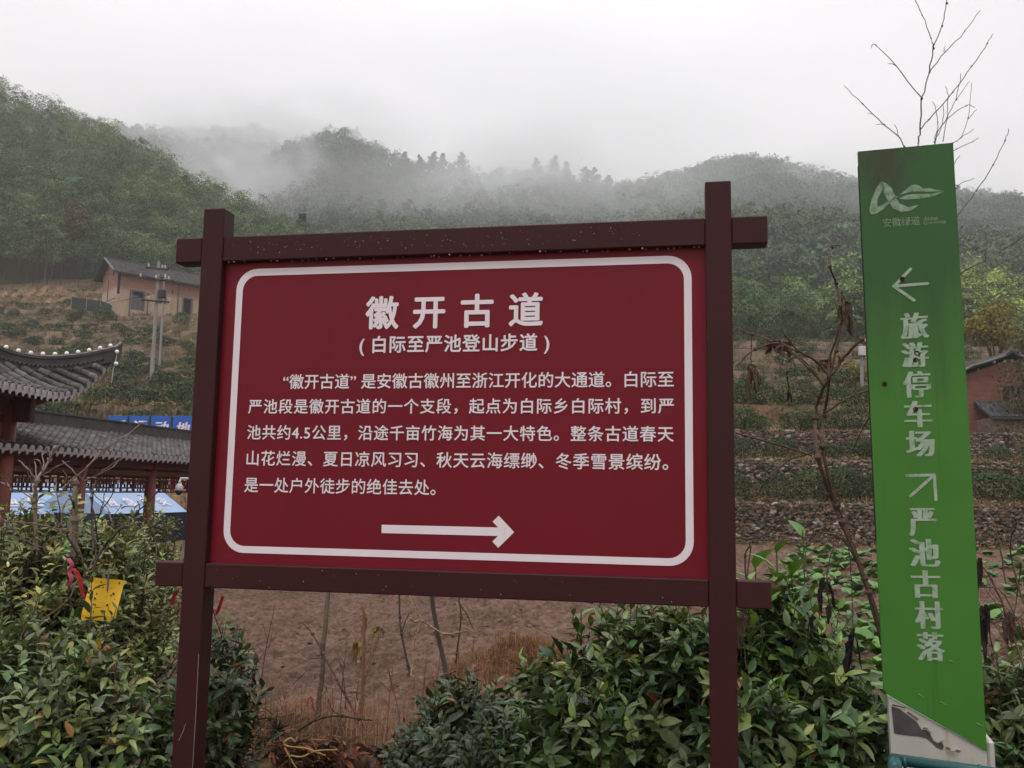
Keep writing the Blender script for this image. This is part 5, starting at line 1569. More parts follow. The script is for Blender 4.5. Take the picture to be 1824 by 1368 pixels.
# ------------------------------------------------------------------ tents behind the walkway
def tent(A, B, rise, label, word):
    """pitched canopy: A,B lower front corners in world coordinates"""
    A, B = np.array(A), np.array(B); e = B - A; Wd = np.linalg.norm(e[:2]); rz = math.atan2(e[1], e[0]); z = (A[2] + B[2]) / 2
    g = gz(A[0], A[1])
    t = thing('canopy_tent', label, 'tent', (A[0], A[1], g), rz)
    h = z - g; D = 3.0
    b = MB()
    V = [(0, 0, h), (Wd, 0, h), (Wd, D / 2, h + rise), (0, D / 2, h + rise), (0, D, h), (Wd, D, h)]
    V2 = [(x, y, zz - .03) for x, y, zz in V]
    # fine sag of the cloth
    n = 12; W_ = []
    for side in (0, 1):
        base = len(W_)
        for i in range(n + 1):
            for j in range(n + 1):
                u, v = i / n, j / n
                y = v * D / 2 if side == 0 else D - v * D / 2
                sg = -.05 * math.sin(math.pi * u) * math.sin(math.pi * v) + .012 * float(fbm(u * 4, v * 4, 3 + side, 2))
                W_.append((u * Wd, y, h + v * rise + sg))
        q = [[base + i * (n + 1) + j, base + (i + 1) * (n + 1) + j, base + (i + 1) * (n + 1) + j + 1, base + i * (n + 1) + j + 1] for i in range(n) for j in range(n)]
        b.add(W_[base:], [[k - base for k in f] for f in q])
    for x in (0, Wd): b.add([(x, 0, h), (x, D, h), (x, D / 2, h + rise)], None, [[0, 1, 2]])
    can = b.build('canopy', mat_tentlight, t)
    v_ = MB()
    v_.box((0, -.02, h - .95), (Wd, -.005, h - .004)); v_.box((0, D + .005, h - .3), (Wd, D + .02, h - .004)); v_.box((-.02, 0, h - .95), (-.005, D, h - .004)); v_.box((Wd + .005, 0, h - .95), (Wd + .02, D, h - .004))
    v_.build('side_curtain', mat_tentdark, t)
    for x in (.04, Wd - .04):
        for y in (.04, D - .04):
            p = MB(); p.box((x - .02, y - .02, 0), (x + .02, y + .02, h - .03)); p.build('leg', mat_porcelain, t)
    sl = np.array([0, D / 2, rise]) / math.hypot(D / 2, rise)
    for i, ch in enumerate(word):
        x0 = Wd * (.10 + .22 * i); s0 = .38; hh = .46
        def fn(x, y, lf, x0=x0): 
            p = np.array([x0 + x * .42, 0, h]) + sl * (s0 + y * hh); return (p[0], p[1] - .012, p[2] + .03 + lf)
        letters(ch, fn, mat_white, 'canopy_letter', can, None, 0, (-.04, 0, .04))
    return t
tent(at(197, 912, 27.5), at(334, 915, 31), .95, 'pale blue canopy tent with navy sides seen between the walkway columns on the right', '应急救灾')
tent(at(12, 914, 26.5), at(186, 916, 30), .95, 'pale blue canopy tent at the far left behind the bare twigs', '应急救灾')

# blue lettered boards above the walkway ridge
def blue_sign():
    d = 42; c = at(270, 742, d)
    g = gz(c.x, d)
    t = thing('letter_board', 'row of five blue boards with white brush characters rising behind the walkway ridge', 'sign', (c.x, d, g), RAD(4))
    zt = c.z - g; x = -1.98
    wds = [.87, .88, .89, .86, .88]
    for i, ch in enumerate('活运动地园'):
        b = MB(); zz = zt + .02 * i
        b.box((x, 0, zz - 1.0), (x + wds[i], .06, zz), bev=.006); p = b.build('board', mat_blue, t)
        letters(ch, lambda u, v, lf, x=x, i=i, zz=zz: (x + .14 + u * .6 + .08 * v, -.003 - lf, zz - .80 + v * .60 - .03 * i), mat_white, 'character', p, None, 0, ((-.03, -.02), (0, 0), (.03, .02), (.05, 0)))
        x += wds[i]
        fr = MB(); fr.box((x + .03, .01, -.4), (x + .09, .07, zt)); fr.build('frame_post', mat_black, t)
        x += .11
blue_sign()

# dome camera on a pale post, red and white banner beyond it
def dome_cam():
    c = at(319, 872, 20.5); g = gz(c.x, c.y)
    t = thing('dome_camera', 'white dome security camera with a black lens half on a pale post', 'camera', (c.x, c.y, g))
    h = c.z - g
    b = MB(); b.lathe([(.001, .14), (.04, .135), (.085, .08), (.09, .0), (.08, -.02)], (0, 0, h), 16); b.build('housing', mat_porcelain, t, True)
    l_ = MB(); l_.lathe([(.08, -.02), (.076, -.07), (.05, -.11), (.001, -.13)], (0, 0, h), 16); l_.build('lens_dome', mat_black, t, True)
    p = MB(); p.box((.19, .05, -.3), (.27, .13, h + .5), bev=.01); p.build('post', mat_porcelain, t)
    a = MB(); a.tube([(0, 0, h + .15), (0, .05, h + .25), (.23, .09, h + .25)], .03, .03, 8); a.build('arm', mat_porcelain, t)
dome_cam()
def banner():
    c = at(322, 858, 34); g = gz(c.x, c.y)
    t = thing('banner', 'red and white banner glimpsed beyond the walkway lattice', 'banner', (c.x, c.y, g))
    h = c.z - g
    r_ = MB(); r_.box((-.42, 0, h - .25), (-.02, .04, h + .55)); r_.build('red_panel', mat_redcloth, t)
    w_ = MB(); w_.box((-.018, 0, h - .28), (.9, .04, h + .6)); w_.build('white_panel', mat_porcelain, t)
    s_ = MB(); s_.add([(.1, -.1, h - .25), (.3, -.1, h - .25), (.22, -.1, h + .1), (.1, -.06, h - .25), (.3, -.06, h - .25), (.22, -.06, h + .1)], [[0, 1, 4, 3], [1, 2, 5, 4], [2, 0, 3, 5]], [[0, 2, 1], [3, 4, 5]]); s_.build('pennant', mat_redcloth, t)
    p = MB(); p.tube([(-.44, .02, -.3), (-.44, .02, h + .6)], .03, .03, 6); p.tube([(.92, .02, -.3), (.92, .02, h + .6)], .03, .03, 6); p.build('pole', mat_cement, t)
banner()
# ------------------------------------------------------------------ near tea bushes: real leaves on shoots
def leaf_template(curl=.25, fold=.25, seg=4, wid=.36):
    V = []
    for i in range(seg + 1):
        f = i / seg; w_ = wid * (math.sin(math.pi * min(1, f ** .85 * .97 + .03)) ** .8) * .5
        z = -curl * f * f
        for s_ in (-1, 0, 1): V.append((f, s_ * w_, z + abs(s_) * fold * w_))
    q = [[i * 3 + k, i * 3 + k + 1, (i + 1) * 3 + k + 1, (i + 1) * 3 + k] for i in range(seg) for k in (0, 1)]
    return np.array(V), np.array(q)
LEAF = [leaf_template(c, f, 4, w_) for c, f, w_ in ((.15, .3, .40), (.4, .25, .38), (.05, .5, .42), (.55, .4, .36), (.25, .15, .44))]
def leaves_mesh(name, P, D, Nn, S, C, mat, parent, tmpl=LEAF):
    """P base point, D axis, Nn facing, S length, C colour"""
    X = D / np.linalg.norm(D, axis=1)[:, None]; Y = np.cross(Nn, X); Y /= np.linalg.norm(Y, axis=1)[:, None] + 1e-9; Z = np.cross(X, Y)
    which = rng.integers(0, len(tmpl), len(P)); Vs = []; Fs = []; Cs = []; n = 0
    for i, (T, q) in enumerate(tmpl):
        m_ = which == i; k = m_.sum()
        if not k: continue
        wv = rng.uniform(.85, 1.2, (k, 1, 1))
        V = P[m_][:, None] + S[m_][:, None, None] * (T[None, :, 0:1] * X[m_][:, None] + wv * T[None, :, 1:2] * Y[m_][:, None] + T[None, :, 2:3] * Z[m_][:, None])
        Vs.append(V.reshape(-1, 3)); Fs.append((np.arange(k)[:, None, None] * len(T) + q[None]).reshape(-1, 4) + n); n += k * len(T)
        Cs.append(np.repeat(C[m_], len(T), 0))
    return obj_np(name, np.vstack(Vs), np.vstack(Fs), mat, parent, np.vstack(Cs), True)
def near_bush(px, d, py_top, wid, dep, leafs, label, ls=.085, ns=300, cols=None, tall=0.0, seed=1, fill=900, base=0.0, group=None, name='tea_bush', young=.3):
    tp = at(px, py_top, d); cx, cy_, H = tp.x, d, tp.z - base
    r_ = np.random.default_rng(seed)
    t = thing(name, label, 'tea bush', (cx, cy_, base), 0, group)
    cols = cols or dict(old=(.028, .042, .019), mid=(.042, .062, .022), new=(.11, .15, .035))
    # lumpy dome envelope
    lump = r_.normal(size=(9, 3)); lump /= np.linalg.norm(lump, axis=1)[:, None]
    def env(u):
        k = 1 + .16 * np.max(u @ lump.T, axis=1) + .05 * r_.normal(size=len(u))
        z = np.clip(u[:, 2], -.35, 1)
        rad = np.stack([u[:, 0] * wid * k, u[:, 1] * dep * k, (.36 + .56 * z * k) * H], 1)
        return rad
    u = r_.normal(size=(ns, 3)); u /= np.linalg.norm(u, axis=1)[:, None]; u[:, 2] = np.where(u[:, 2] < -.3, -u[:, 2], u[:, 2])
    E_ = env(u); depth_ = r_.random(ns) ** 1.6
    tipP = E_ * (1 - .38 * depth_[:, None] * np.array([1, 1, .7]))
    sd = u * np.array([.9, .9, .3]) + np.array([0, 0, .75]) + r_.normal(0, .28, (ns, 3)); sd /= np.linalg.norm(sd, axis=1)[:, None]
    L = r_.uniform(.10, .24, ns) + tall * (r_.random(ns) < .12) * r_.uniform(.5, 1.2, ns)
    tint = (1 + .22 * r_.normal(size=(ns, 1)) * np.array([1.0, .25, .3])) * r_.uniform(.85, 1.3, (ns, 1)); tint = np.clip(tint, .5, 1.8)
    st = MB(); P = []; D = []; N_ = []; S = []; C = []
    for i in range(ns):
        a = tipP[i] - sd[i] * L[i]; tip = tipP[i]
        bend = r_.normal(0, .02, 3)
        st.cc = tuple(np.array([.10, .06, .035]) * r_.uniform(.5, 1.2)) if r_.random() < .5 else (.05, .06, .025)
        core = np.array([a[0] * .35, a[1] * .35, max(.05, a[2] * .35)])
        st.tube([core, (core + a) / 2 + bend * 2, a], .006, .0035, 4, False)
        st.tube([a, (a + tip) / 2 + bend, tip], .0032, .0016, 4, False)
        n = int(L[i] / (ls * .30)) + 3
        isnew = r_.random() < young
        for k in range(n):
            f = (k + .5) / n; az = k * 2.4 + i
            ref = np.array([math.cos(az), math.sin(az), 0]); ref -= sd[i] * (ref @ sd[i]); ref /= np.linalg.norm(ref) + 1e-9
            up = .45 + .9 * f * f
            dd = ref + sd[i] * up + np.array([0, 0, -.15]) + r_.normal(0, .18, 3)
            P.append(a + (tip - a) * f + ref * .004); D.append(dd); N_.append(sd[i] * 1.0 + np.array([0, 0, .5]) - ref * .3 + r_.normal(0, .22, 3))
            s_ = ls * r_.uniform(.65, 1.25) * (1.0 if f < .7 else .75)
            S.append(s_)
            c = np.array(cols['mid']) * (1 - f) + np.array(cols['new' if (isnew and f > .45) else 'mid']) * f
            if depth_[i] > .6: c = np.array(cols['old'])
            if r_.random() < .022: c = np.array([(.22, .09, .03), (.26, .20, .04), (.12, .06, .03)][r_.integers(0, 3)])
            C.append(c * tint[i] * r_.uniform(.65, 1.4))
    # older leaves inside the bush
    u2 = r_.normal(size=(fill, 3)); u2 /= np.linalg.norm(u2, axis=1)[:, None]; u2[:, 2] = np.abs(u2[:, 2]) * r_.choice([1, 1, -.5], fill)
    P2 = env(u2) * r_.uniform(.35, .92, (fill, 1)); D2 = u2 + np.array([0, 0, -.3]) + r_.normal(0, .5, (fill, 3)); N2 = np.array([0, 0, 1]) + u2 * .6 + r_.normal(0, .35, (fill, 3))
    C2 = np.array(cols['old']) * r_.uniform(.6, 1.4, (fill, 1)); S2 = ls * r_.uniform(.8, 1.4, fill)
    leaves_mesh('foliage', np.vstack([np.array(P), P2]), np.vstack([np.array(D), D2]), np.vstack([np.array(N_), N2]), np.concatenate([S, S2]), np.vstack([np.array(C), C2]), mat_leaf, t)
    for k in range(9):
        a = k * .7; q = .25 + .4 * r_.random(); st.cc = (.06, .045, .035)
        st.tube([(0.04 * math.cos(a), .04 * math.sin(a), -.05), (wid * q * .5 * math.cos(a), dep * q * .5 * math.sin(a), H * .3), (wid * q * math.cos(a), dep * q * math.sin(a), H * .62)], .012, .006, 5, False)
    st.build('stems', mat_bark, t, colors=True)
    return t
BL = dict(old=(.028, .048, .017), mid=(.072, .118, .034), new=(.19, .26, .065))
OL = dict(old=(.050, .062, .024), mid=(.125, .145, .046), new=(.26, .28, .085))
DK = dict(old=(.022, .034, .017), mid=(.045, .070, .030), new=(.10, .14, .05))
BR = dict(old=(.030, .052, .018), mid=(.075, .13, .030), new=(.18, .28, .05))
near_bush(1120, 3.95, 1062, .52, .42, 0, 'large dark tea bush directly under the lower right part of the red board', .080, 520, BL, .10, 11, 1500, young=.25)
near_bush(1250, 3.75, 1052, .42, .40, 0, 'leafy tea bush right behind the right post of the red board', .080, 430, BL, .12, 12, 1200, young=.3)
near_bush(1395, 3.7, 1010, .30, .34, 0, 'tall bright-tipped tea bush between the red board and the green sign', .085, 320, BR, .16, 13, 800, young=.45)
near_bush(1480, 3.45, 1160, .30, .34, 0, 'low dark glossy tea bush tucked against the left side of the green sign', .088, 290, BL, .05, 14, 800, young=.18)
near_bush(1350, 3.25, 1215, .34, .26, 0, 'broad-leaved dark tea bush at the bottom edge between the board post and green sign', .092, 270, BL, .03, 15, 800, young=.2)
near_bush(1040, 3.5, 1215, .36, .3, 0, 'dark large-leaved tea bush at the bottom edge under the board', .080, 320, BL, .05, 16, 900, young=.2)
near_bush(830, 4.1, 1195, .34, .34, 0, 'small bluish dark tea bush with small leaves below the board centre', .062, 320, DK, .15, 17, 800, young=.12)
near_bush(900, 3.6, 1270, .26, .26, 0, 'lowest bluish tea bush at the bottom edge of the gap', .06, 220, DK, .08, 18, 500, young=.12)
near_bush(1800, 3.9, 1160, .34, .4, 0, 'tea bush with broad dull leaves right of the green sign', .082, 320, BL, .1, 19, 800, young=.2)
near_bush(10, 3.3, 1085, .44, .4, 0, 'tea bush at the lower left corner', .060, 560, dict(old=(.030, .045, .022), mid=(.092, .128, .048), new=(.17, .20, .06)), .12, 20, 1100, young=.35)
near_bush(165, 3.25, 1120, .30, .36, 0, 'tea bush with fresh pale shoots just left of the left board post', .062, 480, dict(old=(.030, .045, .022), mid=(.088, .125, .046), new=(.18, .22, .06)), .10, 21, 1000, young=.4)
near_bush(395, 3.6, 1085, .20, .26, 0, 'thin upright tea bush just right of the left board post', .058, 190, dict(old=(.030, .045, .024), mid=(.050, .075, .032), new=(.10, .14, .045)), .15, 22, 260, young=.3)
near_bush(186, 3.5, 985, .14, .05, 0, 'sparse tea sprigs with narrow leaves standing just in front of the yellow trap', .06, 46, dict(old=(.030, .045, .022), mid=(.05, .07, .03), new=(.12, .16, .045)), .0, 31, 4, young=.4)
near_bush(300, 3.62, 1225, .26, .22, 0, 'low tea bush at the foot of the left board post', .062, 280, dict(old=(.030, .045, .022), mid=(.088, .125, .046), new=(.17, .21, .06)), .05, 23, 500, young=.35)
near_bush(60, 5.0, 880, .62, .5, 0, 'sunlit olive-yellow bush in the second row at the left edge', .06, 620, OL, .16, 24, 1000, base=-.05, young=.5)
near_bush(190, 5.2, 915, .45, .4, 0, 'olive bush of the second row behind the yellow trap', .058, 420, OL, .14, 25, 700, base=-.05, young=.4)
near_bush(272, 9.5, 893, .42, .4, 0, 'small rounded yellowish bush in front of the walkway column', .055, 380, OL, .08, 26, 700, base=-.5, young=.3)
near_bush(110, 8.0, 905, .9, .5, 0, 'far olive hedge bush in front of the tents', .06, 420, OL, .1, 27, 900, base=-.4, young=.35)

# ------------------------------------------------------------------ traced twigs, vines and dead stalks
def zoom(px0, py0, s_): return lambda x, y: (px0 + x / s_, py0 + y / s_)
def smooth_path(pts, k=4):
    P = np.array([tuple(p) for p in pts]); n = len(P)
    if n < 3: 
        return [P[0] + (P[-1] - P[0]) * f for f in np.linspace(0, 1, 5)]
    Q = np.vstack([2 * P[0] - P[1], P, 2 * P[-1] - P[-2]]); out_ = []
    for i in range(n - 1):
        a, b, c, d = Q[i:i + 4]
        for f in np.linspace(0, 1, k, endpoint=False):
            out_.append(.5 * ((2 * b) + (c - a) * f + (2 * a - 5 * b + 4 * c - d) * f * f + (3 * b - a - 3 * c + d) * f ** 3))
    out_.append(P[-1]); return out_
def twigs(name, label, cat, lines, Z, d, col, dd=.12, root=None, rough_nodes=True, parts='twig', group=None):
    """lines: (list of pixel points, r0, r1); each becomes a branch at its own depth round d"""
    b = MB(); col = np.array(col); depth = {}
    first = None
    for pts, r0, r1 in lines:
        P = []
        for i, (x, y) in enumerate(pts):
            k = (x, y)
            if k not in depth:
                base = depth[(pts[0])] if pts[0] in depth else 0.0
                depth[k] = base + rnd.uniform(-dd, dd) * (i / max(1, len(pts) - 1)) 
            px, py = Z(x, y); P.append(np.array(at(px, py, d + depth[k])))
        if first is None: first = P[0]
        S = smooth_path(P)
        S = [p + rng.normal(0, .0016, 3) for p in S]
        b.cc = tuple(col * rnd.uniform(.75, 1.25))
        b.tube(S, r0 * d, r1 * d, 5)
        if rough_nodes:
            for p in P[1:-1]: b.ball(p, r0 * d * 1.55, 6, 4)
    o = np.array(root if root is not None else first)
    t = thing(name, label, cat, tuple(o), 0, group)
    b.build(parts, mat_bark, t, colors=True, off=o)
    return t, o
# bare sapling behind the green sign
Z1 = zoom(1280, 0, 3.353)
SAP = [([(1240, 3600), (1225, 2200), (1190, 865)], .0014, .0009), ([(1190, 865), (1205, 770), (1215, 590), (1260, 430), (1285, 290), (1335, 155), (1365, 20), (1352, -30)], .0009, .00045),
    ([(1285, 290), (1270, 230), (1215, 90), (1165, -10)], .0006, .0004), ([(1260, 430), (1355, 310), (1470, 185), (1560, 65)], .0006, .0004), ([(1215, 590), (1050, 385), (940, 270), (905, 290)], .0006, .00035),
    ([(1205, 770), (1255, 715), (1400, 550), (1510, 395), (1605, 260), (1640, 200)], .0007, .00035), ([(1225, 2200), (1160, 1300), (1110, 875), (990, 745), (860, 620), (750, 512)], .0008, .00035),
    ([(1225, 2200), (1240, 1300), (1290, 850), (1365, 705), (1420, 595), (1495, 485)], .0008, .0003), ([(1365, 705), (1480, 630), (1530, 640)], .0005, .0003), ([(1290, 850), (1335, 745), (1345, 625)], .0005, .0003),
    ([(1340, 845), (1365, 705), (1370, 590), (1357, 512)], .0005, .0003), ([(1240, 1300), (1330, 950), (1400, 855), (1445, 825), (1490, 705), (1510, 495)], .0006, .0003), ([(1330, 950), (1420, 890), (1520, 845), (1555, 820)], .0005, .0003),
    ([(1445, 825), (1520, 775)], .0004, .0003), ([(1225, 2200), (1360, 1500), (1420, 1305), (1540, 1140), (1640, 985), (1710, 840), (1730, 765)], .0008, .00035), ([(1360, 1400), (1420, 1125), (1525, 1065)], .0005, .0003), ([(1405, 980), (1445, 930)], .0004, .0003),
    ([(1490, 705), (1540, 655)], .0004, .0003), ([(1420, 595), (1450, 440)], .0004, .0003), ([(1290, 850), (1310, 730), (1282, 610)], .0005, .0003), ([(1050, 385), (1010, 380)], .0004, .0003), ([(990, 745), (940, 740)], .0004, .0003), ([(920, 680), (890, 680)], .0004, .0003), ([(1075, 815), (1050, 745)], .0004, .0003), ([(1460, 1230), (1450, 1185)], .0004, .0003), ([(1345, 310), (1352, 275)], .0004, .0003)]
twigs('bare_sapling', 'leafless grey sapling rising behind the top of the green sign', 'sapling', SAP, Z1, 3.45, (.075, .065, .055), .15)
Z2 = zoom(1500, 240, 3.42)
twigs('bare_branch', 'bare twigs reaching right from behind the middle of the green sign', 'branch', [([(640, 1500), (680, 1000), (715, 850), (870, 770), (960, 715), (1120, 610)], .0009, .0004), ([(680, 1000), (710, 735), (820, 690), (980, 620)], .0006, .0003), ([(870, 770), (880, 690)], .0005, .0003), ([(715, 850), (790, 865), (1000, 770), (1140, 690)], .0005, .0003), ([(640, 1500), (740, 1120), (800, 1050), (790, 990)], .0006, .0003), ([(710, 680), (780, 650)], .0004, .0003)], Z2, 3.6, (.075, .065, .055), .15)
Zp = lambda x, y: (x, y)
V_ = [([(1575, 1150), (1540, 1030), (1500, 930), (1478, 880), (1457, 815), (1452, 745), (1460, 705), (1478, 672)], 0.00297, 0.00169), ([(1580, 1150), (1548, 1055), (1492, 900), (1465, 795), (1468, 740), (1478, 672)], 0.00257, 0.00156),
    ([(1478, 672), (1490, 625), (1500, 570), (1497, 545), (1490, 505), (1478, 475), (1482, 440), (1495, 437)], 0.00162, 0.00078), ([(1478, 672), (1500, 640), (1535, 605), (1560, 580)], 0.00189, 0.00130), ([(1478, 672), (1455, 645), (1420, 625), (1385, 612), (1345, 622), (1312, 652)], 0.00149, 0.00078),
    ([(1470, 690), (1440, 655), (1405, 625), (1375, 608), (1340, 595), (1312, 585)], 0.00135, 0.00065), ([(1455, 668), (1428, 640), (1405, 643), (1402, 662), (1405, 700)], 0.00108, 0.00065), ([(1470, 735), (1520, 705), (1562, 690)], 0.00108, 0.00065),
    ([(1312, 771), (1380, 790), (1445, 812)], 0.00095, 0.00117), ([(1450, 805), (1405, 820), (1370, 850), (1345, 885)], 0.00108, 0.00052), ([(1498, 520), (1506, 560), (1498, 572)], 0.00108, 0.00078), ([(1495, 635), (1488, 655), (1462, 648)], 0.00095, 0.00065), ([(1500, 570), (1478, 640), (1478, 672)], 0.00122, 0.00117), ([(1420, 625), (1400, 600), (1392, 585)], 0.00081, 0.00052),
    ([(1340, 600), (1337, 650)], 0.00068, 0.00052), ([(1500, 930), (1495, 880), (1520, 800), (1550, 740)], 0.00081, 0.00052), ([(1530, 1010), (1500, 960), (1460, 948)], 0.00095, 0.00052)]
vine, vo = twigs('dead_vine', 'dry brown climbing stalk with shrivelled leaves between the board and the green sign', 'dead plant', V_, Zp, 3.55, (.080, .048, .033), .10)
def dead_leaf(px, py, d, w_, h, nm, parent, off, col, k=5, droop=True):
    """crumpled withered leaf: curled, folded blades springing from one node"""
    V = []; q = []; C = []; c = np.array(at(px, py, d)); n = 0; m_ = 7
    for j in range(k):
        a0 = rnd.uniform(0, 6.28); top = c + np.array([rnd.uniform(-.18, .18) * w_, 0, h * rnd.uniform(.2, .48)])
        dirv = np.array([math.cos(a0) * w_ * .55, math.sin(a0) * w_ * .4, -h * rnd.uniform(.35, .9)])
        sdv = np.array([-math.sin(a0), math.cos(a0), rnd.uniform(-.4, .4)]); W_ = max(w_, h * .35) * rnd.uniform(.35, .75); tw = rnd.uniform(-2.5, 2.5); ph = rnd.uniform(0, 6)
        for a in range(m_):
            f = a / (m_ - 1); ctr = top + dirv * f + np.array([0, 0, -.35 * h * f * f]) + rng.normal(0, .05 * w_, 3)
            wd = W_ * (math.sin(math.pi * (.10 + .85 * f)) ** .7) * rnd.uniform(.75, 1.1)
            ca, sa = math.cos(tw * f), math.sin(tw * f); s2 = sdv * ca + np.array([0, 0, 1]) * sa * .6; nn = np.array([math.cos(a0) * ca, math.sin(a0) * ca, sa])
            for b_ in range(5):
                g = b_ / 4 - .5
                V.append(ctr + s2 * g * wd + nn * wd * (.30 * abs(g) * 2 - .12 * math.sin(b_ * 2.1 + ph + a * 1.3)))
        q += [[n + a * 5 + b_, n + a * 5 + b_ + 1, n + (a + 1) * 5 + b_ + 1, n + (a + 1) * 5 + b_] for a in range(m_ - 1) for b_ in range(4)]; n += m_ * 5
        C += [tuple(np.array(col) * rnd.uniform(.6, 1.5)) for _ in range(m_ * 5)]
    return obj_np(nm, np.array(V) - off, q, mat_dry, parent, np.array(C), False)
m2 = 1 / 1600 * 3.55
for px, py, ww, hh, c in ((1503, 548, 24, 52, (.085, .062, .048)), (1392, 617, 42, 22, (.12, .075, .05)), (1375, 614, 22, 20, (.10, .06, .042)), (1338, 664, 24, 44, (.10, .062, .045)), (1406, 706, 8, 16, (.02, .018, .018)), (1474, 648, 30, 18, (.11, .07, .045))):
    dead_leaf(px, py, 3.55, ww * m2, hh * m2, 'dead_leaf', vine, vo, c, 6)
arch, ao = twigs('dead_stalk', 'arching dry stem over the bright leaves right of the board', 'dead plant', [([(1330, 1035), (1328, 990), (1342, 965), (1380, 962), (1420, 971), (1440, 970), (1465, 942), (1490, 925)], .0011, .0006), ([(1338, 972), (1331, 1030), (1328, 1060)], .0008, .0005), ([(1434, 975), (1440, 1040), (1447, 1090)], .0007, .0005)], Zp, 3.3, (.10, .07, .05), .04)
hang, ho = twigs('dead_stalk', 'thin stalks carrying large black withered leaves left of the green sign', 'dead plant', [([(1487, 962), (1473, 1020), (1478, 1075), (1497, 1110)], .0007, .0005), ([(1512, 960), (1517, 1040), (1518, 1115)], .0007, .0005), ([(1330, 1190), (1322, 1110), (1320, 1060)], .0008, .0006)], Zp, 3.35, (.075, .055, .042), .03)
m3 = 3.35 / 1600
for px, py, ww, hh, c in ((1470, 1050, 22, 66, (.035, .026, .025)), (1520, 1150, 26, 70, (.026, .021, .020)), (1326, 1112, 26, 72, (.075, .052, .042)), (1475, 1090, 16, 30, (.03, .024, .02)), (1445, 1115, 10, 36, (.04, .026, .03))):
    dead_leaf(px, py, 3.33, ww * m3, hh * m3, 'dead_leaf', hang, ho, c, 4)
rk, rko = twigs('dead_stalk', 'tangle of dry stalks with black leaves right of the green sign', 'dead plant', [([(1840, 1240), (1800, 1120), (1765, 1030), (1738, 1000)], .0014, .0008), ([(1830, 1100), (1805, 1010), (1800, 960), (1812, 930)], .0012, .0005), ([(1792, 1040), (1778, 960), (1768, 925), (1750, 895)], .0009, .0005), ([(1738, 957), (1778, 966), (1800, 970), (1824, 955), (1850, 950)], .0006, .0005), ([(1760, 935), (1790, 942), (1840, 946)], .0006, .0004), ([(1800, 1120), (1812, 1060), (1818, 1000)], .0009, .0005), ([(1840, 1180), (1790, 1060), (1740, 1045)], .0008, .0005)], Zp, 3.7, (.12, .075, .055), .15)
for px, py, ww, hh, c in ((1752, 1100, 20, 80, (.032, .025, .024)), (1748, 1020, 14, 60, (.04, .028, .026)), (1800, 1110, 20, 50, (.09, .05, .045))):
    dead_leaf(px, py, 3.5, ww * m3, hh * m3, 'dead_leaf', rk, rko, c, 4)
# bare shrubs at the left
Z3 = zoom(0, 700, 3.965)
twigs('bare_shrub', 'pale leafless shrub with forked twigs in front of the left tent', 'shrub', [([(255, 1100), (250, 760), (265, 620), (350, 470), (390, 390), (420, 375)], .0022, .0006), ([(265, 620), (190, 530), (130, 475)], .0011, .0004), ([(350, 470), (330, 400), (322, 370)], .0007, .0004), ([(265, 620), (240, 480)], .0009, .0004), ([(240, 700), (225, 640), (180, 520), (160, 490)], .0008, .0004), ([(250, 760), (140, 690), (90, 680)], .0008, .0004), ([(270, 600), (310, 520), (300, 430)], .0008, .0004), ([(290, 590), (400, 520), (490, 480)], .0008, .0004), ([(250, 690), (235, 590), (210, 500)], .0007, .0004), ([(300, 560), (280, 480), (240, 470)], .0006, .0004), ([(80, 690), (40, 620), (10, 580)], .0007, .0004), ([(90, 680), (30, 640), (0, 630)], .0007, .0004), ([(60, 620), (20, 570)], .0006, .0004)], Z3, 4.8, (.20, .145, .115), .25)
twigs('bare_shrub', 'crossing bare twigs with a thick brown stem left of the board post', 'shrub', [([(530, 1150), (528, 900), (530, 640), (535, 600)], .0034, .0022), ([(440, 680), (500, 620), (620, 520), (700, 420), (850, 325), (1050, 185)], .0010, .0004), ([(620, 520), (760, 390), (880, 310), (985, 225)], .0008, .0004), ([(430, 1000), (450, 800), (560, 680), (620, 520)], .0011, .0009), ([(440, 480), (560, 590), (640, 690), (720, 770), (780, 850)], .0008, .0005), ([(450, 640), (470, 590), (445, 545)], .0006, .0004), ([(720, 550), (830, 480), (860, 455)], .0006, .0004), ([(600, 620), (720, 560), (800, 520), (850, 460)], .0006, .0004), ([(765, 830), (790, 930), (740, 950)], .0007, .0004)], Z3, 4.6, (.19, .135, .11), .25)
twigs('bare_shrub', 'dark bent branch with a bare curled vine left of the board post', 'shrub', [([(650, 1250), (740, 1080), (860, 950), (970, 840), (1130, 685)], .0016, .0006), ([(985, 825), (985, 790), (970, 765)], .0008, .0005), ([(660, 1100), (650, 850), (655, 700), (680, 625)], .0014, .0007), ([(690, 1050), (670, 880), (640, 740), (665, 640)], .0010, .0006), ([(690, 900), (720, 800), (735, 720), (710, 650), (670, 625)], .0006, .0004), ([(700, 860), (760, 770), (800, 700), (815, 640)], .0007, .0004), ([(560, 1180), (500, 1050), (430, 940), (330, 830)], .0012, .0006), ([(490, 720), (520, 780), (515, 830), (530, 860)], .0013, .0008)], Z3, 4.5, (.05, .04, .034), .2)
twigs('bare_shrub', 'long thin brown runners lying across the olive bush at the left', 'shrub', [([(-20, 905), (160, 915), (300, 935), (560, 990), (690, 1035)], .0009, .0006), ([(0, 870), (200, 1050), (380, 1120)], .0007, .0004), ([(900, 1180), (1010, 1110), (1140, 1050)], .0007, .0004), ([(1100, 1200), (1100, 1060), (1090, 1000)], .0008, .0005), ([(300, 1600), (470, 1470), (560, 1290)], .0009, .0005), ([(600, 1300), (560, 1120), (480, 960), (440, 860)], .0010, .0005), ([(620, 1250), (680, 1120), (640, 980)], .0009, .0005)], Z3, 4.1, (.14, .09, .065), .15)
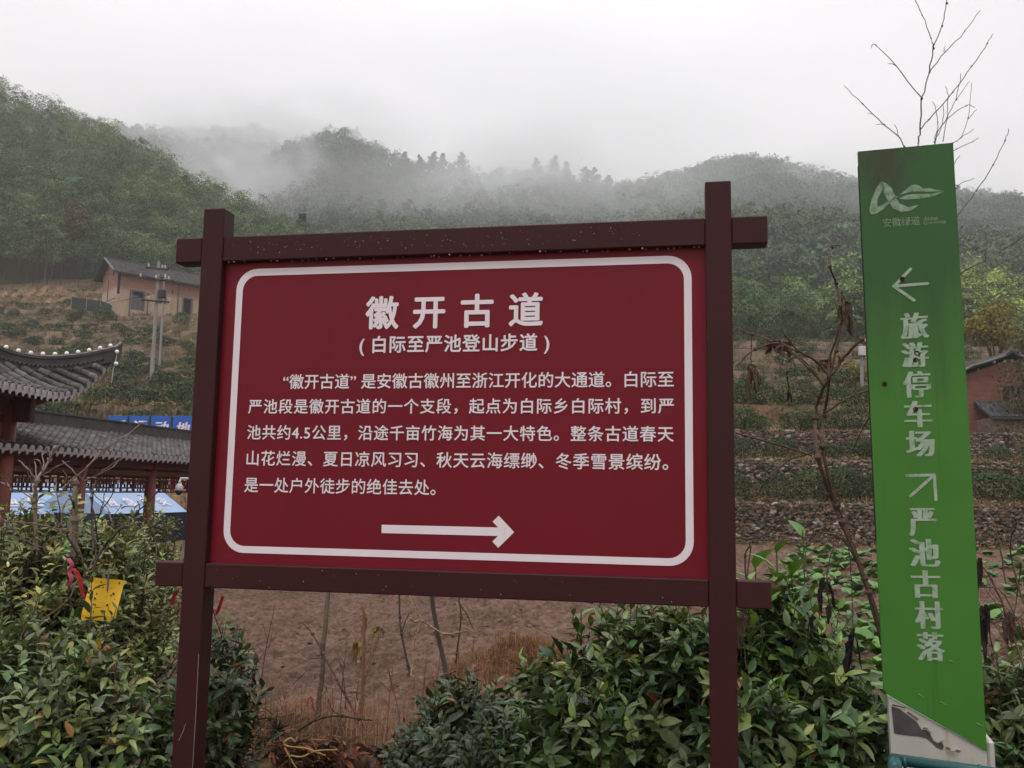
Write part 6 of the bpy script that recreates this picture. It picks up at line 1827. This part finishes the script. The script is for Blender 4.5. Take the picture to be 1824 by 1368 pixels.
# stakes and weeds under the board
Z5 = zoom(400, 1023, 3.965)
twigs('stake', 'straight dry stake standing in the soil under the left half of the board', 'stake', [([(650, 1180), (665, 900), (690, 700), (695, 560), (708, 380), (738, 60)], .0030, .0026)], Z5, 5.5, (.12, .078, .055), .02, rough_nodes=False)
twigs('stake', 'leaning dark stake near the middle of the gap under the board', 'stake', [([(1590, 800), (1570, 720), (1528, 520), (1500, 390), (1452, 90)], .0029, .0025)], Z5, 5.7, (.055, .045, .035), .02, rough_nodes=False)
twigs('dead_stalk', 'thin dark crooked stalk between the two stakes', 'dead plant', [([(1310, 720), (1295, 640), (1250, 420), (1238, 300), (1228, 90)], .0014, .0010), ([(1250, 420), (1290, 300), (1330, 260)], .0006, .0004)], Z5, 5.6, (.06, .045, .035), .04)
twigs('dead_stalk', 'thin upright stalk right of the leaning stake', 'dead plant', [([(1630, 640), (1640, 560), (1670, 300), (1650, 150)], .0012, .0008), ([(1650, 190), (1720, 300), (1760, 390)], .0008, .0005)], Z5, 5.8, (.09, .055, .04), .05)
twigs('dead_stalk', 'branching reddish stalks leaning from the straight stake', 'dead plant', [([(930, 1000), (880, 900), (790, 740), (700, 560), (620, 420), (540, 335)], .0014, .0008), ([(850, 950), (855, 860), (820, 640), (790, 560)], .0009, .0005), ([(690, 590), (600, 600), (520, 640)], .0007, .0004), ([(700, 620), (640, 640), (560, 700), (470, 790)], .0006, .0004), ([(660, 890), (720, 820), (700, 780)], .0007, .0004)], Z5, 5.45, (.12, .065, .045), .06)
cs, co = twigs('dead_maize', 'withered maize-like stalk with yellowed hanging leaves in the gap', 'dead plant', [([(965, 1030), (970, 900), (980, 640), (985, 420), (982, 250), (965, 235), (950, 250)], .0022, .0012), ([(975, 620), (920, 450), (870, 350)], .0010, .0007), ([(1000, 640), (1060, 500), (1090, 440)], .0008, .0005)], Z5, 5.5, (.24, .12, .055), .04, rough_nodes=False)
m5 = 5.5 / 1600 / 3.965
for x, y, ww, hh, c in ((945, 560, 60, 190, (.26, .21, .06)), (985, 320, 36, 150, (.28, .17, .09)), (905, 540, 50, 160, (.25, .12, .05)), (1080, 395, 100, 70, (.22, .19, .05)), (600, 895, 50, 90, (.40, .07, .05))):
    px, py = Z5(x, y); dead_leaf(px, py, 5.5, ww * m5, hh * m5, 'dead_leaf', cs, co, c, 3)
twigs('dead_branch', 'pale forked branch caught on the leaning stake', 'branch', [([(1310, 305), (1350, 335), (1400, 330), (1460, 370), (1550, 420), (1640, 412), (1715, 398)], .0012, .0007), ([(1400, 330), (1350, 450), (1335, 600), (1315, 720)], .0011, .0007), ([(1390, 320), (1340, 240), (1310, 160), (1290, 130)], .0010, .0007), ([(1400, 330), (1420, 420)], .0006, .0004)], Z5, 5.5, (.26, .16, .085), .05)
twigs('dead_branch', 'dark arched branch low over the straw', 'branch', [([(520, 1105), (600, 1050), (700, 1010), (830, 1000), (950, 1022), (1040, 1030)], .0014, .0008), ([(830, 1000), (760, 960), (730, 880)], .0006, .0004)], Z5, 5.0, (.045, .032, .026), .04)
# straw heap at the bottom of the gap: fallen maize stems
def straw_heap():
    o = np.array(at(560, 1330, 5.0)); t = thing('straw_heap', 'heap of fallen orange straw and dry stems at the bottom of the gap', 'straw heap', tuple(o))
    b = MB(); Z6 = zoom(380, 1150, 4.8)
    for k in range(150):
        x = rnd.gauss(690, 230); y = rnd.gauss(880, 75); a = rnd.gauss(.35, .5) if rnd.random() < .7 else rnd.uniform(0, 3.1); L = rnd.uniform(60, 260)
        c = rnd.choice([(.26, .12, .055), (.2, .09, .045), (.30, .17, .08), (.12, .065, .04), (.10, .05, .035)])
        P = [np.array(at(*Z6(x + L * math.cos(a) * f, y + L * math.sin(a) * f - 25 * math.sin(3 * f)), 5.0 + rnd.uniform(-.15, .25))) - o for f in (0, .4, 1)]
        b.cc = c; b.tube(smooth_path(P, 3), .0042, .0022, 4)
    for pts in ([(600, 840), (640, 860), (720, 870), (800, 880), (960, 940)], [(610, 870), (640, 930), (680, 1000), (720, 1060)], [(600, 830), (660, 790), (700, 820), (720, 780)], [(660, 940), (760, 950), (880, 900), (1060, 890)]):
        b.cc = (.36, .24, .10); b.tube(smooth_path([np.array(at(*Z6(x, y), 4.85)) - o for x, y in pts]), .006, .004, 5)
    b.build('stems', mat_dry, t, colors=True)
    # root clod
    c = MB(); Zc = np.array(at(*Z6(550, 720), 4.9)) - o
    for k in range(60):
        u = rng.normal(size=3); u /= np.linalg.norm(u); c.cc = (.035, .022, .016)
        c.tube([Zc + u * .012, Zc + u * [.06, .06, .09] + rng.normal(0, .01, 3)], .004, .001, 4)
    c.build('root_clod', mat_dry, t, colors=True)
    Pm = []; 
    n = 120; P = np.array([np.array(at(*Z6(rnd.gauss(1150, 330), rnd.gauss(930, 60)), 5.0 + rnd.uniform(-.1, .1))) - o for _ in range(n)])
    D = rng.normal(size=(n, 3)) * [1, 1, .4]; N_ = np.array([0, 0, 1]) + rng.normal(0, .5, (n, 3))
    cl = np.array([(.20, .07, .045), (.085, .065, .05), (.24, .13, .07), (.05, .035, .03)])[rng.integers(0, 4, n)]
    leaves_mesh('fallen_leaf', P, D, N_, rng.uniform(.05, .12, n), cl, mat_dry, t)['kind'] = 'stuff'
straw_heap()

# ------------------------------------------------------------------ green vegetables in the field
def veg_template(n, s_, col):
    a = np.arange(n) * 2.4; P = np.zeros((n, 3)); P[:, 2] = rng.uniform(.0, .06, n)
    D = np.stack([np.cos(a), np.sin(a), rng.uniform(.5, 1.8, n)], 1); N_ = np.stack([-np.cos(a) * .6, -np.sin(a) * .6, np.ones(n)], 1) + rng.normal(0, .15, (n, 3))
    return leaves_mesh('leaves', P, D, N_, s_ * rng.uniform(.6, 1.2, n), np.array(col) * rng.uniform(.5, 1.4, (n, 1)), mat_leaf, None, [leaf_template(.5, .2, 4, .75), leaf_template(.3, .35, 4, .65)])
VT = [veg_template(11, .22, (.085, .20, .03)), veg_template(9, .20, (.10, .22, .035)), veg_template(12, .2, (.075, .17, .03))]
def veg(x, y, s_):
    i = rnd.randrange(3); o = VT[i]
    if o.name in USED: 
        c = o.copy(); COL.objects.link(c)
    else: USED.add(o.name); c = o
    c.name = 'vegetable_plant'; c.location = (x, y, float(gz(x, y))); c.rotation_euler = (rnd.gauss(0, .1), rnd.gauss(0, .1), rnd.uniform(0, 6.28)); c.scale = (s_,) * 3
    tag(c, 'bright green leafy vegetable plant in the beds behind the right tea bushes', 'vegetable plant', 'vegetable plants in the field beds')
VF = []
nveg = 0
for y0 in np.concatenate([np.arange(6.6, 13.2, .55), np.arange(13.5, 25.5, .62)]):
    for a in np.arange(1318, 1850, 1600 * (.36 if y0 < 13.2 else .40) / y0):
        # a bare earth path crosses the beds
        lane = 1500 - (min(y0, 14) - 8) * 9
        if (y0 < 15 and abs(a - lane) < 40) or rnd.random() < .1: continue
        if 15 < y0 < 16.2 or (a < 1345 + 6 * (y0 - 14) and y0 > 14): continue
        if a > 1690 and rnd.random() < .6: continue
        a2 = a + rnd.gauss(0, 7); d = y0 + rnd.gauss(0, .07); x = (a2 - 912) / 1600 * d
        if y0 < 13.3: veg(x, d, rnd.uniform(.8, 1.35)); nveg += 1
        else: VF.append((x, d, float(gz(x, d))))
VF = np.array(VF)
_k = 9; _n = len(VF) * _k; _a = rng.uniform(0, 6.28, _n)
o_ = leaves_mesh('vegetable_rows', np.repeat(VF, _k, 0) + rng.normal(0, .04, (_n, 3)) * [1, 1, .3] + [0, 0, .03], np.stack([np.cos(_a), np.sin(_a), rng.uniform(.5, 1.9, _n)], 1),
    np.stack([-np.cos(_a) * .6, -np.sin(_a) * .6, np.ones(_n)], 1), .24 * rng.uniform(.6, 1.2, _n), np.array([.085, .19, .032]) * rng.uniform(.45, 1.4, (_n, 1)), mat_leaf, None, [leaf_template(.5, .2, 3, .75)])
tag(o_, 'far rows of bright green vegetables below the lowest stone wall', 'vegetables', kind='stuff')
# tall broad-leaved weeds with bright leaves behind the tea bush
def wall_vine():
    o = np.array(at(1815, 700, 44.5)); t = thing('climbing_vine', 'green and withered creeper hanging over the brick house wall at the right edge', 'vine', tuple(o))
    n = 1500; px = rng.normal(1818, 22, n); py = rng.uniform(640, 800, n); P = np.array([np.array(at(a, b, 44.6 + rng.uniform(-.5, .3))) for a, b in zip(px, py)]) - o
    u = rng.normal(size=(n, 3)) + [0, -1, .5]; u /= np.linalg.norm(u, axis=1)[:, None]
    V = shell_cards(P, u, rng.uniform(.10, .26, n), rng.uniform(.07, .16, n), .5, .8).reshape(-1, 3)
    c = np.array([(.06, .075, .03), (.09, .10, .035), (.13, .095, .055), (.045, .055, .03)])[rng.integers(0, 4, n)] * rng.uniform(.6, 1.4, (n, 1))
    obj_np('foliage', V, np.arange(len(V)).reshape(-1, 4), mat_far, t, np.repeat(c, 4, 0))
    b = MB()
    for k in range(22):
        b.cc = (.15, .11, .08); x, y = rnd.gauss(1810, 22), rnd.uniform(630, 760)
        P = [np.array(at(x + rnd.gauss(0, 5) + 10 * f, y + 60 * f, 44.2)) - o for f in (0, .4, .8, 1.2)]
        b.tube(smooth_path(P, 3), .015, .006, 4)
    b.build('stem', mat_bark, t, colors=True)
wall_vine()
def broad_weed(px, pyt, d, label, n=9, ls=.13, seed=3):
    tp = at(px, pyt, d); g = float(gz(tp.x, d)); H = tp.z - g; r_ = np.random.default_rng(seed)
    t = thing('broadleaf_weed', label, 'weed', (tp.x, d, g))
    P = []; D = []; N_ = []
    for k in range(n):
        f = .35 + .65 * (k + 1) / n; a = k * 2.4; rf = np.array([math.cos(a), math.sin(a), .55 if k < n - 2 else 1.3])
        P.append([0, 0, H * f - .03]); D.append(rf + r_.normal(0, .15, 3)); N_.append([-math.cos(a) * .5, -math.sin(a) * .5, 1])
    leaves_mesh('leaves', np.array(P), np.array(D), np.array(N_), ls * r_.uniform(.7, 1.25, n), np.array([.10, .21, .03]) * r_.uniform(.7, 1.3, (n, 1)), mat_leaf, t, [leaf_template(.5, .25, 5, .42), leaf_template(.35, .35, 5, .5)])
    b = MB(); b.cc = (.06, .09, .03); b.tube([(0, 0, -.05), (.01, 0, H * .5), (0, 0, H)], .006, .003, 5); b.build('stem', mat_bark, t, colors=True)
broad_weed(1383, 972, 3.9, 'bright green broadleaf weed topping the bush right of the board', 11, .13, 3)
broad_weed(1430, 945, 4.0, 'tallest light green shoot below the stone walls', 7, .10, 4)
broad_weed(1410, 1012, 3.8, 'bright green broadleaf weed low behind the board rail end', 11, .15, 5)
broad_weed(1345, 1000, 4.1, 'green weed half hidden by the right board post', 11, .13, 6)
broad_weed(1035, 1085, 4.2, 'light green round-leaved weed under the board beside the rusty bank', 9, .12, 7)

# ------------------------------------------------------------------ yellow insect trap, ribbons
def trap():
    o = at(183, 1068, 3.75); g = 0.0
    t = thing('sticky_trap', 'bright yellow insect trap sheet speckled with dark flies among the left tea bushes', 'insect trap', (o.x, o.y, g), .15)
    h = o.z; R_ = np.array([[math.cos(.13), 0, math.sin(.13)], [0, 1, 0], [-math.sin(.13), 0, math.cos(.13)]])
    b = MB(); V = []; n = 8
    for i in range(n + 1):
        for j in range(n + 1):
            x = (i / n - .5) * .125; z = (j / n - .5) * .165; V.append(np.array([x, .014 * math.sin(x * 30) + .012 * math.sin(z * 22), z]) @ R_.T + [0, 0, h])
    q = [[i * (n + 1) + j, (i + 1) * (n + 1) + j, (i + 1) * (n + 1) + j + 1, i * (n + 1) + j + 1] for i in range(n) for j in range(n)]
    b.add(V, q); b.add([v + np.array([0, .003, 0]) for v in V], [f[::-1] for f in q]); b.build('sheet', mat_yellow, t)
    d = MB()
    for k in range(34):
        x, z = rnd.uniform(-.055, .055), rnd.uniform(-.075, .075); p = np.array([x, .014 * math.sin(x * 30) + .012 * math.sin(z * 22) - .002, z]) @ R_.T + [0, 0, h]
        d.ball(p, rnd.choice([.0012, .0016, .003, .0045]), 6, 4)
    tag(d.build('fly', mat_black, t), kind='stuff')
    s_ = MB(); s_.tube([(.01, .012, 0), (.012, .014, h + .11)], .005, .004, 6); s_.build('stake', mat_wood, t)
trap()
def ribbon(pts, w_, mat, label, d):
    P = smooth_path([np.array(at(px, py, d + i * .006)) for i, (px, py) in enumerate(pts)], 5); b = MB(); V = []
    for i, p in enumerate(P):
        a = .5 + .35 * math.sin(i * 1.1); e = np.array([math.cos(a), math.sin(a), .1]) * w_ / 2; V += [p - e, p + e]
    q = [[2 * i, 2 * i + 1, 2 * i + 3, 2 * i + 2] for i in range(len(P) - 1)]
    b.add(V, q); b.add([v + np.array([0, .0015, 0]) for v in V], [f[::-1] for f in q])
    o = b.build('ribbon', mat, smooth=True); tag(o, label, 'ribbon')
ribbon([(121, 994), (128, 1006), (123, 1018), (127, 1030), (121, 1044)], .017, mat_pink, 'pink plastic ribbon tied to a twig left of the yellow trap', 3.85)
ribbon([(130, 1012), (138, 1022), (143, 1034), (146, 1052), (150, 1064)], .016, mat_redcloth, 'red ribbon tail hanging beside the pink ribbon', 3.83)
ribbon([(316, 1052), (309, 1064), (306, 1078)], .016, mat_redcloth, 'red ribbon scrap just left of the left board post', 3.6)
ribbon([(397, 1062), (391, 1080), (385, 1096)], .014, mat_redcloth, 'red ribbon scrap just right of the left board post', 3.7)

# ------------------------------------------------------------------ air: even haze, and drifting mist on the mountains
def haze():
    b = MB(); b.box((-1250, -1250, -3.4), (1250, 1250, 330)); 
    mt = bpy.data.materials.new('haze_air'); mt.use_nodes = True; n = mt.node_tree.nodes; l = mt.node_tree.links
    n.clear(); o = n.new('ShaderNodeOutputMaterial'); v = n.new('ShaderNodeVolumePrincipled')
    v.inputs['Color'].default_value = (.97, .97, .985, 1); v.inputs['Density'].default_value = HAZE_DENSITY; v.inputs['Anisotropy'].default_value = .35
    l.new(v.outputs[0], o.inputs['Volume'])
    ob = b.build('haze', mt); tag(ob, 'pale even haze filling the valley', 'haze', kind='stuff')
haze()
def mist(px, py, d, wpx, hpx, dep, dens, label, seed, rot=0, lo=.38):
    c = at(px, py, d); rx = wpx / 1600 * d / 2; rz = hpx / 1600 * d / 2
    mt = bpy.data.materials.new('mist_cloud'); mt.use_nodes = True; n = mt.node_tree.nodes; l = mt.node_tree.links
    n.clear(); o = n.new('ShaderNodeOutputMaterial'); v = n.new('ShaderNodeVolumePrincipled'); v.inputs['Color'].default_value = (.975, .985, .995, 1); v.inputs['Anisotropy'].default_value = .5
    t = n.new('ShaderNodeTexCoord'); ln = n.new('ShaderNodeVectorMath'); ln.operation = 'LENGTH'; l.new(t.outputs['Object'], ln.inputs[0])
    z = n.new('ShaderNodeTexNoise'); z.inputs['Scale'].default_value = 1.6; z.inputs['Detail'].default_value = 4; z.inputs['Distortion'].default_value = .6
    mpn = n.new('ShaderNodeMapping'); mpn.inputs['Location'].default_value = (seed * 3.1, seed, 0); l.new(t.outputs['Object'], mpn.inputs[0]); l.new(mpn.outputs[0], z.inputs['Vector'])
    fall = n.new('ShaderNodeMapRange'); fall.inputs[1].default_value = 1; fall.inputs[2].default_value = .2; fall.inputs[3].default_value = 0; fall.inputs[4].default_value = 1; l.new(ln.outputs['Value'], fall.inputs[0])
    nr = n.new('ShaderNodeMapRange'); nr.inputs[1].default_value = .38; nr.inputs[2].default_value = .68; l.new(z.outputs['Fac'], nr.inputs[0])
    m1 = n.new('ShaderNodeMath'); m1.operation = 'MULTIPLY'; l.new(fall.outputs[0], m1.inputs[0]); l.new(nr.outputs[0], m1.inputs[1])
    m2_ = n.new('ShaderNodeMath'); m2_.operation = 'MULTIPLY'; l.new(m1.outputs[0], m2_.inputs[0]); m2_.inputs[1].default_value = dens
    l.new(m2_.outputs[0], v.inputs['Density']); l.new(v.outputs[0], o.inputs['Volume'])
    b = MB(); b.ball((0, 0, 0), 1, 24, 14); ob = b.build('mist', mt, smooth=True); ob.location = c; ob.scale = (rx, dep, rz); ob.rotation_euler = (0, rot, 0)
    tag(ob, label, 'mist', kind='stuff')
mist(450, 305, 330, 340, 260, 45, .075, 'bank of mist drifting between the bamboo hill and the rounded summit', 1, .3)
mist(590, 240, 395, 420, 140, 45, .075, 'thin cloud veiling the rounded summit', 2)
mist(400, 245, 560, 520, 90, 60, .045, 'cloud hiding the far left mountain crest', 3)
mist(880, 335, 350, 480, 200, 45, .060, 'wisps of mist in front of the central ridge', 4, -.4)
mist(1420, 400, 380, 420, 240, 50, .050, 'mist trailing down the broad right mountain', 5, -.3)
mist(1150, 390, 330, 360, 170, 45, .040, 'low mist over the saddle behind the right board post', 6, .2)
mist(1750, 420, 380, 300, 200, 45, .035, 'mist on the mountain behind the right edge of the green sign', 7, .2)
mist(900, 330, 300, 2300, 560, 80, .0145, 'broad thin veil of mist in front of all the mountains', 8)
# reddish dry stems standing in the gap
def gap_stems():
    for k in range(26):
        a = rnd.uniform(430, 960); d = rnd.uniform(5.3, 7.2); x = (a - 912) / 1600 * d; g = float(gz(x, d)); h = rnd.uniform(.25, .7)
        b = MB(); lean = (rnd.gauss(0, .18), rnd.gauss(0, .1)); b.cc = rnd.choice([(.16, .06, .045), (.12, .075, .05), (.20, .11, .06), (.09, .05, .04), (.17, .05, .05)])
        P = [(0, 0, -.03), (lean[0] * h * .4, lean[1] * h * .4, h * .5), (lean[0] * h * 1.2, lean[1] * h, h)]
        b.tube(smooth_path(P), .0042, .0018, 5)
        for q in range(rnd.randint(2, 5)):
            f = rnd.uniform(.3, .9); s_ = np.array([lean[0] * h * f * 1.1, lean[1] * h * f, h * f]); b.tube([s_, s_ + [rnd.gauss(0, .07), rnd.gauss(0, .05), rnd.uniform(.04, .12)]], .0022, .0012, 4)
        o = b.build('dry_weed_stem', mat_bark, colors=True); o.location = (x, d, g)
        tag(o, 'thin reddish-brown dry weed stem standing in the gap under the board', 'dead plant', 'thin dry weed stems under the board')
gap_stems()

def dry_brush():
    c = np.array([*G(1800, 6.2)]); t = thing('dry_brush', 'tangled brown dry brushwood right of the green sign', 'dry brush', tuple(c))
    b = MB()
    for k in range(110):
        a = rnd.uniform(1700, 1930); d = rnd.uniform(5.4, 7.4); p = G(a, d) - c; h = rnd.uniform(.4, 1.15); th = rnd.uniform(0, 6.28); ln = rnd.uniform(.1, .8)
        b.cc = rnd.choice([(.17, .095, .07), (.11, .065, .05), (.24, .15, .10), (.07, .045, .04), (.15, .10, .06)])
        P = [p, p + [math.cos(th) * ln * h * .35, math.sin(th) * ln * h * .35, h * .55], p + [math.cos(th + .4) * ln * h, math.sin(th + .4) * ln * h, h * rnd.uniform(.7, 1)]]
        S = smooth_path(P); b.tube(S, .006, .002, 4)
        for q in range(3):
            s_ = S[rnd.randrange(2, len(S))]; b.tube([s_, s_ + [rnd.gauss(0, .09), rnd.gauss(0, .07), rnd.uniform(-.04, .14)]], .003, .0013, 4)
    b.build('stems', mat_bark, t, colors=True)
dry_brush()
